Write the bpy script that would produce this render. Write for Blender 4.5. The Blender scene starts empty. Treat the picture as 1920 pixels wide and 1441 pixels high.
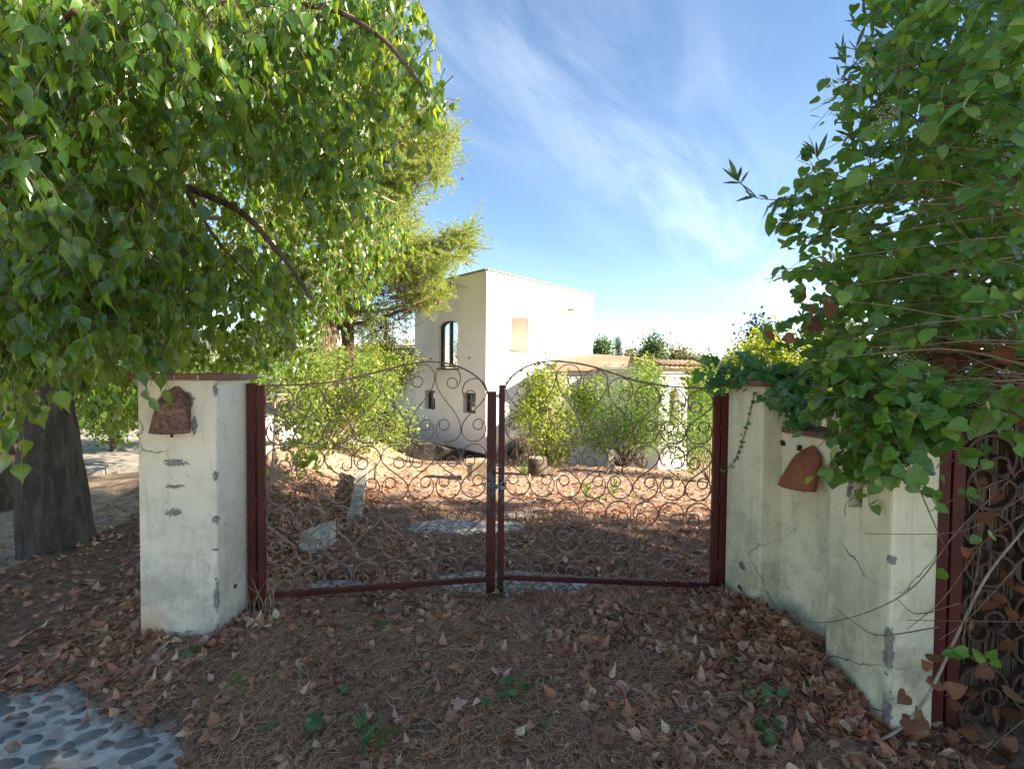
import bpy, bmesh, math, random
import numpy as np
from mathutils import Vector, Matrix, noise

# ---------------------------------------------------------------- camera, sky, sun, exposure
scene = bpy.context.scene
R = math.radians
EYE = np.array([0.0, 0.0, 1.6])
FPX = 853.0
cam_data = bpy.data.cameras.new('camera')
cam_data.sensor_width = 36.0
cam_data.lens = 36.0 * FPX / 1920.0
cam_data.clip_start = 0.02
cam_data.clip_end = 3000.0
cam = bpy.data.objects.new('camera', cam_data)
scene.collection.objects.link(cam)
scene.camera = cam
CAM_M = Matrix.Rotation(R(90 - 1.5), 4, 'X') @ Matrix.Rotation(R(0.5), 4, 'Z')
CAM_M.translation = Vector(EYE)
cam.matrix_world = CAM_M
CR = np.array(CAM_M.to_3x3())

SUN_EL, SUN_AZ = R(25), R(106)          # azimuth from +Y towards +X
to_sun = Vector((math.sin(SUN_AZ) * math.cos(SUN_EL), math.cos(SUN_AZ) * math.cos(SUN_EL), math.sin(SUN_EL)))
world = bpy.data.worlds.new('World')
scene.world = world
world.use_nodes = True
wn = world.node_tree
wn.nodes.clear()
def W(t, **kw):
    n = wn.nodes.new(t)
    for k, v in kw.items():
        setattr(n, k, v)
    return n
sky = W('ShaderNodeTexSky', sky_type='NISHITA')
sky.sun_disc = False
sky.sun_elevation = SUN_EL
sky.sun_rotation = SUN_AZ
sky.altitude = 50
sky.air_density = 1.0
sky.dust_density = 0.15
sky.ozone_density = 1.3
tc = W('ShaderNodeTexCoord')
sep = W('ShaderNodeSeparateXYZ')
wn.links.new(tc.outputs['Generated'], sep.inputs[0])
def wmath(op, a, b=None, c=None):
    n = W('ShaderNodeMath', operation=op)
    for i, v in enumerate((a, b, c)):
        if v is None: continue
        if isinstance(v, (int, float)): n.inputs[i].default_value = v
        else: wn.links.new(v, n.inputs[i])
    return n.outputs[0]
zc = wmath('ADD', wmath('MAXIMUM', sep.outputs[2], 0.0), 0.06)
qx, qy = wmath('DIVIDE', sep.outputs[0], zc), wmath('DIVIDE', sep.outputs[1], zc)
comb = W('ShaderNodeCombineXYZ')
wn.links.new(qx, comb.inputs[0]); wn.links.new(qy, comb.inputs[1])
def streaks(rot, sx, sy, scale, lo, hi, detail=7, dist=0.6, off=0.0):
    mp = W('ShaderNodeMapping')
    mp.vector_type = 'TEXTURE'
    mp.inputs['Rotation'].default_value = (0, 0, rot)
    mp.inputs['Scale'].default_value = (1 / sx, 1 / sy, 1)
    mp.inputs['Location'].default_value = (off, off * .7, 0)
    wn.links.new(comb.outputs[0], mp.inputs[0])
    nn = W('ShaderNodeTexNoise')
    nn.inputs['Scale'].default_value = scale
    nn.inputs['Detail'].default_value = detail
    nn.inputs['Roughness'].default_value = 0.58
    nn.inputs['Distortion'].default_value = dist
    wn.links.new(mp.outputs[0], nn.inputs[0])
    mr = W('ShaderNodeMapRange', interpolation_type='SMOOTHSTEP')
    mr.inputs[1].default_value = lo; mr.inputs[2].default_value = hi
    wn.links.new(nn.outputs[0], mr.inputs[0])
    return mr.outputs[0]
# one long cirrus band running from high over the house down to the right, plus wisps everywhere
band_d = wmath('ADD', wmath('MULTIPLY', qx, -0.75), wmath('ADD', wmath('MULTIPLY', qy, 0.66), -0.80))
band = wmath('POWER', 2.718, wmath('MULTIPLY', wmath('MULTIPLY', band_d, band_d), -7.0))
s1 = streaks(R(56), 0.5, 1.7, 1.6, 0.28, 0.74)
s2 = streaks(R(44), 0.45, 1.5, 1.2, 0.46, 0.82, off=3.1)
s3 = streaks(R(14), 0.16, 1.0, 1.0, 0.45, 0.72, off=7.4)
low = wmath('SUBTRACT', 1.0, wmath('MINIMUM', wmath('MULTIPLY', sep.outputs[2], 3.4), 1.0))
c = wmath('ADD', wmath('MULTIPLY', wmath('MULTIPLY', band, s1), 0.21), wmath('MULTIPLY', s2, 0.05))
c = wmath('ADD', c, wmath('MULTIPLY', wmath('MULTIPLY', s3, low), 0.10))
c = wmath('MINIMUM', c, 0.8)
hs = W('ShaderNodeHueSaturation')
hs.inputs['Saturation'].default_value = 1.08
hs.inputs['Value'].default_value = 1.0
wn.links.new(sky.outputs[0], hs.inputs['Color'])
mixc = W('ShaderNodeMix', data_type='RGBA')
mixc.inputs[7].default_value = (8.6, 9.2, 10.2, 1)
wn.links.new(c, mixc.inputs[0]); wn.links.new(hs.outputs[0], mixc.inputs[6])
bg = W('ShaderNodeBackground')
bg.inputs['Strength'].default_value = 0.062
out = W('ShaderNodeOutputWorld')
wn.links.new(mixc.outputs[2], bg.inputs[0]); wn.links.new(bg.outputs[0], out.inputs[0])

sun_d = bpy.data.lights.new('sun', 'SUN')
sun_d.energy = 5.0
sun_d.angle = R(0.55)
sun_d.color = (1.0, 0.86, 0.66)
sun = bpy.data.objects.new('sun', sun_d)
sun.rotation_euler = to_sun.to_track_quat('Z', 'Y').to_euler()
sun.location = (10, -4, 20)
scene.collection.objects.link(sun)

scene.view_settings.view_transform = 'Standard'
scene.view_settings.look = 'None'
scene.view_settings.exposure = 2.22
scene.view_settings.gamma = 1.0
scene.cycles.use_denoising = True
scene.cycles.max_bounces = 10
scene.cycles.transparent_max_bounces = 8
scene.cycles.sample_clamp_indirect = 8.0

# ---------------------------------------------------------------- helpers
rng = np.random.default_rng(7)
random.seed(7)

def ray(px, py):
    d = np.array([(px - 960.0) / FPX, (720.5 - py) / FPX, -1.0])
    return CR @ d
def at(px, py, Y):
    d = ray(px, py)
    return EYE + d * (Y / d[1])
def at_many(px, py, Y):
    d = np.stack([(px - 960.0) / FPX, (720.5 - py) / FPX, -np.ones_like(px)], 1) @ CR.T
    return EYE + d * (Y / d[:, 1])[:, None]
def project(P):
    q = (np.asarray(P) - EYE) @ CR
    return 960 + FPX * q[:, 0] / -q[:, 2], 720.5 - FPX * q[:, 1] / -q[:, 2], -q[:, 2]
def on_plane(px, py, p0, n):
    d = ray(px, py)
    t = np.dot(np.asarray(p0) - EYE, n) / np.dot(d, n)
    return EYE + d * t
def sstep(a, b, x):
    t = np.clip((x - a) / (b - a), 0, 1)
    return t * t * (3 - 2 * t)
_w = rng.uniform(0, 6.28, 24)
def wob(x, y, f=1.0):
    return (np.sin(1.7 * f * x + _w[0]) * np.cos(2.1 * f * y + _w[1]) + .6 * np.sin(3.9 * f * x + 1.3 * f * y + _w[2])
            + .4 * np.sin(7.1 * f * y - 4.7 * f * x + _w[3]) + .3 * np.sin(11.3 * f * x + 9.1 * f * y + _w[4])) / 2.3
def G(x, y):
    x = np.asarray(x, float); y = np.asarray(y, float)
    d = np.clip(y - 4.0, 0, 9.5)
    fall = .0125 * d * d + .16 * (1 - np.exp(-np.clip(y - 13.5, 0, None) / 12)) * 12
    fall = fall * sstep(-6.5, -2.6, x)
    fall = fall + .055 * np.clip(x - .5, 0, 8) * sstep(7, 13, y)
    bank = .32 * sstep(-1.9, -3.4, x) * sstep(4.5, 6.5, y) * (1 - sstep(9, 12, y)) * sstep(-6.5, -4.0, x)
    amp = .028 * sstep(2.0, 5.0, np.abs(y) + 1.2)
    return -fall + bank + amp * wob(x, y)
def gp(px, py, dz=0.0):
    d = ray(px, py)
    lo, hi = 0.3, 400.0
    for _ in range(60):
        m = (lo + hi) / 2
        p = EYE + d * (m / d[1])
        if p[2] > float(G(p[0], p[1])) + dz: lo = m
        else: hi = m
    return EYE + d * (lo / d[1])

def origin(o):
    v = np.zeros(3)
    while o is not None:
        v += np.array(o.location); o = o.parent
    return v
def tag(o, label=None, cat=None, group=None, kind=None):
    if label: o['label'] = label
    if cat: o['category'] = cat
    if group: o['group'] = group
    if kind: o['kind'] = kind
    return o
def thing(name, label, cat, loc, group=None):
    o = bpy.data.objects.new(name, None)
    o.empty_display_size = 0.1
    o.location = Vector([float(v) for v in loc])
    scene.collection.objects.link(o)
    return tag(o, label, cat, group)
def link(name, me, parent=None, mat=None):
    o = bpy.data.objects.new(name, me)
    scene.collection.objects.link(o)
    if parent is not None: o.parent = parent
    if mat is not None and not me.materials: me.materials.append(mat)
    return o
def arr_mesh(name, V, T, UV=None, smooth=True):
    me = bpy.data.meshes.new(name)
    V = np.ascontiguousarray(V, np.float32); T = np.ascontiguousarray(T, np.int32)
    me.vertices.add(len(V)); me.vertices.foreach_set('co', V.ravel())
    me.loops.add(T.size); me.loops.foreach_set('vertex_index', T.ravel())
    me.polygons.add(len(T))
    me.polygons.foreach_set('loop_start', np.arange(0, T.size, T.shape[1], dtype=np.int32))
    if UV is not None:
        uvl = me.uv_layers.new(name='UVMap')
        uvl.data.foreach_set('uv', np.ascontiguousarray(UV[T.ravel()], np.float32).ravel())
    me.update(calc_edges=True)
    me.polygons.foreach_set('use_smooth', np.full(len(T), smooth))
    return me
class Acc:
    """collects triangles for one mesh object"""
    def __init__(s): s.V, s.T, s.n, s.U = [], [], 0, []
    def add(s, V, T, U=None):
        V = np.asarray(V, float); T = np.asarray(T, int)
        s.V.append(V); s.T.append(T + s.n); s.n += len(V)
        s.U.append(np.zeros((len(V), 2)) if U is None else np.asarray(U))
    def tube(s, pts, rad, n=6, cap=True):
        s.add(*tube(pts, rad, n, cap))
    def build(s, name, mat, parent=None, smooth=True, kind=None):
        V = np.concatenate(s.V) - origin(parent); T = np.concatenate(s.T)
        o = link(name, arr_mesh(name, V, T, np.concatenate(s.U), smooth), parent, mat)
        if kind: o['kind'] = kind
        return o
def tube(pts, rad, n=6, cap=True):
    P = np.asarray(pts, float); m = len(P)
    rad = np.broadcast_to(np.asarray(rad, float), (m,))
    t = np.gradient(P, axis=0); t /= np.linalg.norm(t, axis=1)[:, None] + 1e-9
    ref = np.array([0, 0, 1.0]) if abs(t[0, 2]) < .9 else np.array([1.0, 0, 0])
    V = []; U = []
    a = np.arange(n) * 2 * math.pi / n
    u = None
    for i in range(m):
        u = np.cross(ref, t[i]) if u is None else u - t[i] * np.dot(u, t[i])
        u /= np.linalg.norm(u) + 1e-9
        v = np.cross(t[i], u)
        V.append(P[i] + rad[i] * (np.cos(a)[:, None] * u + np.sin(a)[:, None] * v))
        U.append(np.stack([a / 6.28, np.full(n, i / max(m - 1, 1))], 1))
    T = []
    for i in range(m - 1):
        for j in range(n):
            k = (j + 1) % n
            T += [(i * n + j, i * n + k, i * n + n + k), (i * n + j, i * n + n + k, i * n + n + j)]
    V = np.concatenate(V); U = np.concatenate(U)
    if cap:
        for b, sg in ((0, -1), ((m - 1) * n, 1)):
            for j in range(1, n - 1):
                T.append((b, b + j, b + j + 1) if sg > 0 else (b, b + j + 1, b + j))
    return V, np.array(T), U
def smooth_path(pts, k=6):
    """Catmull-Rom through the points"""
    P = np.asarray(pts, float)
    P = np.vstack([2 * P[0] - P[1], P, 2 * P[-1] - P[-2]])
    out = []
    for i in range(1, len(P) - 2):
        for j in range(k):
            t = j / k
            out.append(.5 * ((2 * P[i]) + (-P[i - 1] + P[i + 1]) * t + (2 * P[i - 1] - 5 * P[i] + 4 * P[i + 1] - P[i + 2]) * t * t
                             + (-P[i - 1] + 3 * P[i] - 3 * P[i + 1] + P[i + 2]) * t ** 3))
    out.append(P[-2])
    return np.array(out)
def bm_obj(name, bm, mat, parent=None, smooth=False):
    me = bpy.data.meshes.new(name)
    o = origin(parent)
    bmesh.ops.translate(bm, verts=bm.verts, vec=Vector([-float(x) for x in o]))
    bm.normal_update()
    bm.to_mesh(me); bm.free()
    if smooth: me.polygons.foreach_set('use_smooth', np.full(len(me.polygons), True))
    return link(name, me, parent, mat)
def prism_bm(plan, z0, z1, bev=0.0, seg=2, bm=None, cuts=0):
    """plan: list of (x,y); z0/z1 may be per-corner lists"""
    bm = bm or bmesh.new()
    n = len(plan)
    z0 = [z0] * n if np.isscalar(z0) else z0
    z1 = [z1] * n if np.isscalar(z1) else z1
    b = [bm.verts.new((float(p[0]), float(p[1]), float(z))) for p, z in zip(plan, z0)]
    t = [bm.verts.new((float(p[0]), float(p[1]), float(z))) for p, z in zip(plan, z1)]
    fs = [bm.faces.new(b[::-1]), bm.faces.new(t)]
    for i in range(n):
        j = (i + 1) % n
        fs.append(bm.faces.new((b[i], b[j], t[j], t[i])))
    bmesh.ops.recalc_face_normals(bm, faces=fs)
    if bev:
        es = list({e for f in fs for e in f.edges})
        bmesh.ops.bevel(bm, geom=es, offset=bev, segments=seg, profile=.5, affect='EDGES')
    return bm
def box_bm(c, ax, ay, az, hx, hy, hz, bev=0.0, bm=None):
    """box by centre, three unit axes, three half sizes"""
    bm = bm or bmesh.new()
    c, ax, ay, az = (np.asarray(v, float) for v in (c, ax, ay, az))
    vs = []
    for sz in (-1, 1):
        for sx, sy in ((-1, -1), (1, -1), (1, 1), (-1, 1)):
            vs.append(bm.verts.new(tuple(c + ax * hx * sx + ay * hy * sy + az * hz * sz)))
    fs = [bm.faces.new([vs[i] for i in q]) for q in ((3, 2, 1, 0), (4, 5, 6, 7), (0, 1, 5, 4), (1, 2, 6, 5), (2, 3, 7, 6), (3, 0, 4, 7))]
    bmesh.ops.recalc_face_normals(bm, faces=fs)
    if bev:
        bmesh.ops.bevel(bm, geom=list({e for f in fs for e in f.edges}), offset=bev, segments=2, profile=.5, affect='EDGES')
    return bm
def cut(o, cutters):
    """boolean the cutter meshes out of o, then drop them"""
    for cb in cutters:
        me = bpy.data.meshes.new('cutter'); cb.to_mesh(me); cb.free()
        c = bpy.data.objects.new('cutter', me); scene.collection.objects.link(c)
        c.location = -Vector(origin(o.parent)); 
        if o.parent: c.parent = o.parent
        md = o.modifiers.new('cut', 'BOOLEAN'); md.operation = 'DIFFERENCE'; md.object = c; md.solver = 'EXACT'
        dg = bpy.context.evaluated_depsgraph_get(); dg.update()
        new = bpy.data.meshes.new_from_object(o.evaluated_get(dg))
        o.modifiers.clear()
        o.data = new
        bpy.data.objects.remove(c)
X3, Y3, Z3 = np.eye(3)
def unit(v):
    v = np.asarray(v, float); return v / (np.linalg.norm(v) + 1e-12)
def in_poly(x, y, poly):
    x = np.asarray(x); y = np.asarray(y); c = np.zeros(len(x), bool)
    n = len(poly)
    for i in range(n):
        x1, y1 = poly[i]; x2, y2 = poly[(i + 1) % n]
        k = ((y1 > y) != (y2 > y)) & (x < (x2 - x1) * (y - y1) / (y2 - y1 + 1e-9) + x1)
        c ^= k
    return c
def sample_poly(poly, n, r=None):
    r = r or rng
    P = np.array(poly); lo, hi = P.min(0), P.max(0); out = np.zeros((0, 2))
    while len(out) < n:
        q = r.uniform(lo, hi, (n * 2, 2))
        out = np.vstack([out, q[in_poly(q[:, 0], q[:, 1], poly)]])
    return out[:n]

# ---------------------------------------------------------------- materials
class Mat:
    def __init__(s, name, rough=.8, spec=.3):
        s.m = bpy.data.materials.new(name); s.m.use_nodes = True
        s.nt = s.m.node_tree
        s.b = s.nt.nodes['Principled BSDF']
        s.out = s.nt.nodes['Material Output']
        s.b.inputs['Roughness'].default_value = rough
        s.b.inputs['Specular IOR Level'].default_value = spec
        s._pos = None
    def n(s, t, **kw):
        nd = s.nt.nodes.new(t)
        for k, v in kw.items(): setattr(nd, k, v)
        return nd
    def put(s, v, sock):
        if isinstance(v, bpy.types.NodeSocket): s.nt.links.new(v, sock)
        elif isinstance(v, (tuple, list)) and len(v) == 3 and sock.type == 'RGBA': sock.default_value = (*v, 1)
        else: sock.default_value = v
    def pos(s):
        if s._pos is None: s._pos = s.n('ShaderNodeNewGeometry')
        return s._pos.outputs['Position']
    def geo(s, k):
        s.pos(); return s._pos.outputs[k]
    def scaled(s, v, sc):
        mp = s.n('ShaderNodeMapping'); s.put(v, mp.inputs[0]); mp.inputs['Scale'].default_value = sc
        return mp.outputs[0]
    def noise(s, scale, detail=6, rough=.6, vec=None, dist=0.0):
        nd = s.n('ShaderNodeTexNoise')
        nd.inputs['Scale'].default_value = scale; nd.inputs['Detail'].default_value = detail
        nd.inputs['Roughness'].default_value = rough; nd.inputs['Distortion'].default_value = dist
        s.put(vec if vec is not None else s.pos(), nd.inputs['Vector'])
        return nd.outputs[0]
    def noisec(s, scale, detail=2, vec=None):
        nd = s.n('ShaderNodeTexNoise')
        nd.inputs['Scale'].default_value = scale; nd.inputs['Detail'].default_value = detail
        s.put(vec if vec is not None else s.pos(), nd.inputs['Vector'])
        return nd.outputs['Color']
    def voro(s, scale, feature='F1', vec=None, rand=1.0):
        nd = s.n('ShaderNodeTexVoronoi', feature=feature)
        nd.inputs['Scale'].default_value = scale; nd.inputs['Randomness'].default_value = rand
        s.put(vec if vec is not None else s.pos(), nd.inputs['Vector'])
        return nd.outputs['Distance']
    def math(s, op, a, b=0.0, c=None):
        nd = s.n('ShaderNodeMath', operation=op)
        s.put(a, nd.inputs[0]); s.put(b, nd.inputs[1])
        if c is not None: s.put(c, nd.inputs[2])
        return nd.outputs[0]
    def map(s, v, lo, hi, a=0.0, b=1.0):
        nd = s.n('ShaderNodeMapRange', interpolation_type='SMOOTHSTEP')
        s.put(v, nd.inputs[0])
        for i, q in enumerate((lo, hi, a, b)): nd.inputs[i + 1].default_value = q
        return nd.outputs[0]
    def mix(s, f, a, b, mode='MIX'):
        nd = s.n('ShaderNodeMix', data_type='RGBA', blend_type=mode)
        s.put(f, nd.inputs[0]); s.put(a, nd.inputs[6]); s.put(b, nd.inputs[7])
        return nd.outputs[2]
    def ramp(s, v, stops):
        nd = s.n('ShaderNodeValToRGB'); s.put(v, nd.inputs[0])
        el = nd.color_ramp.elements
        while len(el) < len(stops): el.new(.5)
        for e, (p, c) in zip(el, stops): e.position = p; e.color = (*c, 1)
        return nd.outputs[0]
    def sep(s, v):
        nd = s.n('ShaderNodeSeparateXYZ'); s.put(v, nd.inputs[0]); return nd.outputs
    def rnd(s):
        """one random number per loose piece and per object"""
        oi = s.n('ShaderNodeObjectInfo')
        return s.math('FRACT', s.math('ADD', s.geo('Random Per Island'), oi.outputs['Random']))
    def color(s, v): s.put(v, s.b.inputs['Base Color']); return s
    def rough(s, v): s.put(v, s.b.inputs['Roughness']); return s
    def bump(s, h, strength=.3, dist=.01):
        nd = s.n('ShaderNodeBump'); nd.inputs['Strength'].default_value = strength; nd.inputs['Distance'].default_value = dist
        s.put(h, nd.inputs['Height']); s.nt.links.new(nd.outputs[0], s.b.inputs['Normal']); return s

def vec_add(M, a, f, amt):
    """position distorted by a coloured noise"""
    nd = M.n('ShaderNodeVectorMath', operation='MULTIPLY_ADD')
    M.put(M.noisec(f, 3), nd.inputs[0]); nd.inputs[1].default_value = (amt, amt, amt); M.put(a, nd.inputs[2])
    return nd.outputs[0]
def stucco(name, base, dark, spots=(), crack=1.0, base_z=0.0, grime=.6, top_z=1.5, orange=None):
    M = Mat(name, .92, .15)
    p = M.pos(); z = M.sep(p)[2]
    n1, n2, n3 = M.noise(1.6, 6, .65), M.noise(9, 8, .7), M.noise(60, 4, .6)
    col = M.mix(M.map(n1, .35, .7), base, tuple(v * .86 for v in base))
    col = M.mix(M.map(n2, .48, .75, 0, .6), col, tuple(v * f for v, f in zip(base, (.74, .70, .62))))
    # vertical run-off streaks
    st = M.noise(1.0, 6, .7, M.scaled(p, (9, 9, 1.1)), .8)
    col = M.mix(M.map(st, .48, .78, 0, .5), col, dark)
    # grime towards the foot and under the coping
    gf = M.math('MULTIPLY', M.map(z, base_z + 1.15, base_z + .02), M.map(M.noise(4.5, 8, .75), .38, .66))
    gt = M.math('MULTIPLY', M.map(z, top_z - .3, top_z), M.map(n1, .4, .7))
    col = M.mix(M.math('MULTIPLY', M.math('MAXIMUM', gf, gt), grime), col, dark)
    # small black mildew specks
    col = M.mix(M.math('MULTIPLY', M.map(M.noise(38, 3, .6), .66, .74), M.map(n1, .4, .6)), col, (.06, .06, .05))
    # hairline cracks
    cr = M.voro(1.15, 'DISTANCE_TO_EDGE', vec_add(M, M.scaled(p, (1, 1, 1.5)), 5, .22))
    crm = M.math('MULTIPLY', M.map(cr, .0075, .001), M.map(M.noise(1.3, 2), .48, .6))
    col = M.mix(M.math('MULTIPLY', crm, .75 * crack), col, (.12, .11, .09))
    h = M.math('ADD', M.math('MULTIPLY', n3, .35), M.math('MULTIPLY', n2, .7))
    h = M.math('SUBTRACT', h, M.math('MULTIPLY', crm, .6))
    if orange:
        d = M.n('ShaderNodeVectorMath', operation='DISTANCE'); M.put(p, d.inputs[0]); d.inputs[1].default_value = orange[:3]
        col = M.mix(M.math('MULTIPLY', M.map(M.math('ADD', d.outputs['Value'], M.math('MULTIPLY', n2, .12)), orange[3], .04), .55), col, (.55, .30, .13))
    # fallen plaster: grey cement in ragged patches (cx,cy,cz, rx,ry,rz)
    for sp in spots:
        d = M.n('ShaderNodeVectorMath', operation='SUBTRACT'); M.put(p, d.inputs[0]); d.inputs[1].default_value = sp[:3]
        d2 = M.n('ShaderNodeVectorMath', operation='DIVIDE'); M.put(d.outputs[0], d2.inputs[0]); d2.inputs[1].default_value = sp[3:6]
        ln = M.n('ShaderNodeVectorMath', operation='LENGTH'); M.put(d2.outputs[0], ln.inputs[0])
        e = M.math('ADD', ln.outputs['Value'], M.math('MULTIPLY', M.math('SUBTRACT', M.math('ADD', M.math('MULTIPLY', M.noise(17, 6, .75), .6), M.math('MULTIPLY', M.noise(55, 5, .7), .4)), .5), 4.2))
        mk = M.map(e, .86, .78)
        ccol = M.mix(M.map(M.noise(45, 4), .4, .65), (.20, .185, .165), (.33, .29, .25) if len(sp) < 7 else sp[6])
        col = M.mix(mk, col, ccol)
        h = M.math('SUBTRACT', h, M.math('MULTIPLY', mk, 1.2))
    M.color(col).bump(h, .55, .006)
    return M.m

def simple(name, c1, c2, scale=8, rough=.8, spec=.3, bump=.3, bdist=.01, detail=6, metal=0.0, lo=.35, hi=.65):
    M = Mat(name, rough, spec)
    n = M.noise(scale, detail, .65)
    M.color(M.mix(M.map(n, lo, hi), c1, c2))
    if bump: M.bump(M.noise(scale * 4, 5), bump, bdist)
    M.b.inputs['Metallic'].default_value = metal
    return M.m
def piecewise(name, stops, rough=.85, spec=.2, nscale=30, namt=.5, bump=.35, bdist=.004, dark=None):
    """alike pieces, each with its own tint"""
    M = Mat(name, rough, spec)
    c = M.ramp(M.rnd(), stops)
    n = M.noise(nscale, 5, .65)
    c = M.mix(M.map(n, .4, .7, 0, namt), c, dark or tuple(v * .45 for v in stops[0][1]))
    M.color(c).bump(n, bump, bdist)
    return M.m
def leafmat(name, stops, trans, rough=.38, spec=.5, tfac=.35, rib=.16, ribcol=None, nscale=25):
    M = Mat(name, rough, spec)
    c = M.ramp(M.rnd(), stops)
    uv = M.n('ShaderNodeUVMap').outputs[0]
    u = M.sep(uv)[0]
    c = M.mix(M.map(M.noise(nscale, 3), .35, .7, 0, .35), c, tuple(v * .55 for v in stops[0][1]))
    if rib:
        d = M.math('ABSOLUTE', M.math('SUBTRACT', u, .5))
        c = M.mix(M.map(d, .05, .02, 0, rib), c, ribcol or (.35, .42, .12))
    M.color(c)
    tr = M.n('ShaderNodeBsdfTranslucent')
    M.put(M.mix(.5, trans, c, 'MIX'), tr.inputs[0])
    mx = M.n('ShaderNodeMixShader'); mx.inputs[0].default_value = tfac
    M.nt.links.new(M.b.outputs[0], mx.inputs[1]); M.nt.links.new(tr.outputs[0], mx.inputs[2])
    M.nt.links.new(mx.outputs[0], M.out.inputs[0])
    return M.m

MT = {}
MT['soil'] = simple('soil', (.11, .066, .042), (.23, .14, .09), 5, .95, .1, .6, .02)
MT['dry_ground'] = None
def ground_mat():
    M = Mat('dry_ground', .95, .1)
    n1, n2, n3 = M.noise(.7, 5, .6), M.noise(7, 6, .7), M.noise(45, 5, .7)
    c = M.mix(M.map(n2, .35, .65), (.25, .175, .125), (.46, .345, .255))
    c = M.mix(M.map(n1, .45, .65, 0, .6), c, (.38, .27, .18))
    c = M.mix(M.map(n3, .5, .72, 0, .6), c, (.10, .062, .042))
    # far away the land turns to scrub green
    y = M.sep(M.pos())[1]
    c = M.mix(M.map(y, 22, 40), c, M.mix(M.map(n1, .4, .6), (.045, .060, .022), (.10, .085, .045)))
    M.color(c).bump(M.math('ADD', n3, n2), .8, .02)
    return M.m
MT['dry_ground'] = ground_mat()
MT['litter_mat_old'] = simple('litter_mat', (.12, .066, .042), (.26, .155, .10), 22, .95, .1, .9, .015, 9)
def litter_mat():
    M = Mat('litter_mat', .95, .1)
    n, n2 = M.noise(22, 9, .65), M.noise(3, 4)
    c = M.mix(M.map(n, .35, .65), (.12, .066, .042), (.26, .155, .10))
    dry = M.map(M.math('ADD', M.sep(M.pos())[1], M.math('MULTIPLY', n2, 2.0)), 5.4, 7.4)  # dry tan further in; also puts the sunlit yard's brightness into the colour
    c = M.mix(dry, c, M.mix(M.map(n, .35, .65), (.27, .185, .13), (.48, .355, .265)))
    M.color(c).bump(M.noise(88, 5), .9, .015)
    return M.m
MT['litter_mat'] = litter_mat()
MT['concrete'] = simple('concrete', (.50, .47, .41), (.30, .265, .22), 11, .9, .2, .5, .004)
MT['asphalt'] = simple('asphalt', (.30, .275, .245), (.23, .21, .185), 3, .9, .2, .4, .004)
MT['cobble'] = piecewise('cobble', [(0, (0.116, 0.116, 0.106)), (.35, (0.198, 0.182, 0.149)), (.6, (0.099, 0.105, 0.106)), (.8, (0.233, 0.209, 0.163)), (1, (0.152, 0.138, 0.115))], .6, .35, 40, .45, .25, .002)
MT['red_paint'] = None
def red_paint():
    M = Mat('red_paint', .55, .35)
    n = M.noise(4, 5); f = M.noise(60, 4)
    c = M.mix(M.map(n, .35, .7), (.098, .016, .012), (.062, .012, .010))
    c = M.mix(M.map(f, .6, .75, 0, .35), c, (.16, .05, .04))
    p = M.pos(); s = M.sep(p)
    # grey primer where the chain rubs and here and there
    chip = M.noise(34, 5, .65, M.scaled(p, (1, 1, .45)))
    near = M.math('MULTIPLY', M.map(M.math('ABSOLUTE', M.math('SUBTRACT', s[2], .80)), .42, .02), M.map(M.math('ABSOLUTE', M.math('ADD', s[0], .10)), .22, .12))
    thr = M.math('SUBTRACT', .74, M.math('MULTIPLY', near, .26))
    k = M.math('GREATER_THAN', chip, thr)
    c = M.mix(k, c, (.075, .082, .088))
    M.color(c).bump(M.math('SUBTRACT', f, M.math('MULTIPLY', k, .5)), .25, .002)
    return M.m
MT['red_paint'] = red_paint()
MT['iron'] = simple('rusty_iron', (0.123, 0.067, 0.056), (0.254, 0.149, 0.119), 22, .58, .4, .3, .001, 5)
MT['dark_iron'] = simple('dark_iron', (.05, .028, .022), (.09, .05, .035), 18, .6, .3, .2, .001)
MT['steel'] = simple('worn_steel', (.16, .17, .18), (.28, .29, .30), 60, .45, .5, .2, .001, metal=.6)
MT['green_tape'] = simple('green_tape', (.01, .16, .13), (.01, .10, .09), 40, .5, .4, 0)
MT['brick'] = piecewise('terracotta_brick', [(0, (.25, .115, .075)), (.4, (.31, .15, .10)), (.7, (.21, .10, .072)), (1, (.28, .16, .12))], .9, .15, 35, .55, .5, .003, (.13, .10, .085))
MT['tile'] = None
def tile_mat(name, col, lich):
    M = Mat(name, .88, .2)
    n = M.noise(42, 6, .7); n1 = M.noise(9, 4)
    c = M.mix(M.map(n1, .3, .7), col, tuple(v * .7 for v in col))
    c = M.mix(M.math('MULTIPLY', M.map(n, .40, .60), lich), c, (.055, .045, .038))
    c = M.mix(M.map(M.noise(60, 3), .68, .74), c, (.45, .42, .38))
    M.color(c).bump(n, .5, .003); return M.m
MT['tile'] = tile_mat('roof_tile_lichen', (.31, .155, .10), .8)
MT['tile_red'] = tile_mat('roof_tile_red', (.36, .125, .065), .25)
MT['bark_grey'] = None
def bark(name, a, b, sx=9, sz=1.6, bd=.02):
    M = Mat(name, .95, .12)
    p = M.scaled(M.pos(), (sx, sx, sz))
    n = M.noise(1.6, 8, .7, p, .5); n2 = M.noise(3, 4)
    c = M.mix(M.map(n, .35, .68), a, b)
    c = M.mix(M.map(n2, .5, .75, 0, .4), c, tuple(v * .6 for v in a))
    M.color(c).bump(n, .75, bd); return M.m
MT['bark_grey'] = bark('bark_grey', (.052, .041, .033), (.115, .095, .078))
MT['bark_brown'] = bark('bark_brown', (.09, .058, .040), (.19, .13, .09))
MT['bark_pale'] = bark('bark_pale', (.26, .21, .15), (.42, .36, .28), 20, 3, .006)
MT['twig'] = simple('twig', (.17, .115, .075), (.28, .21, .15), 30, .85, .2, 0)
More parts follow.
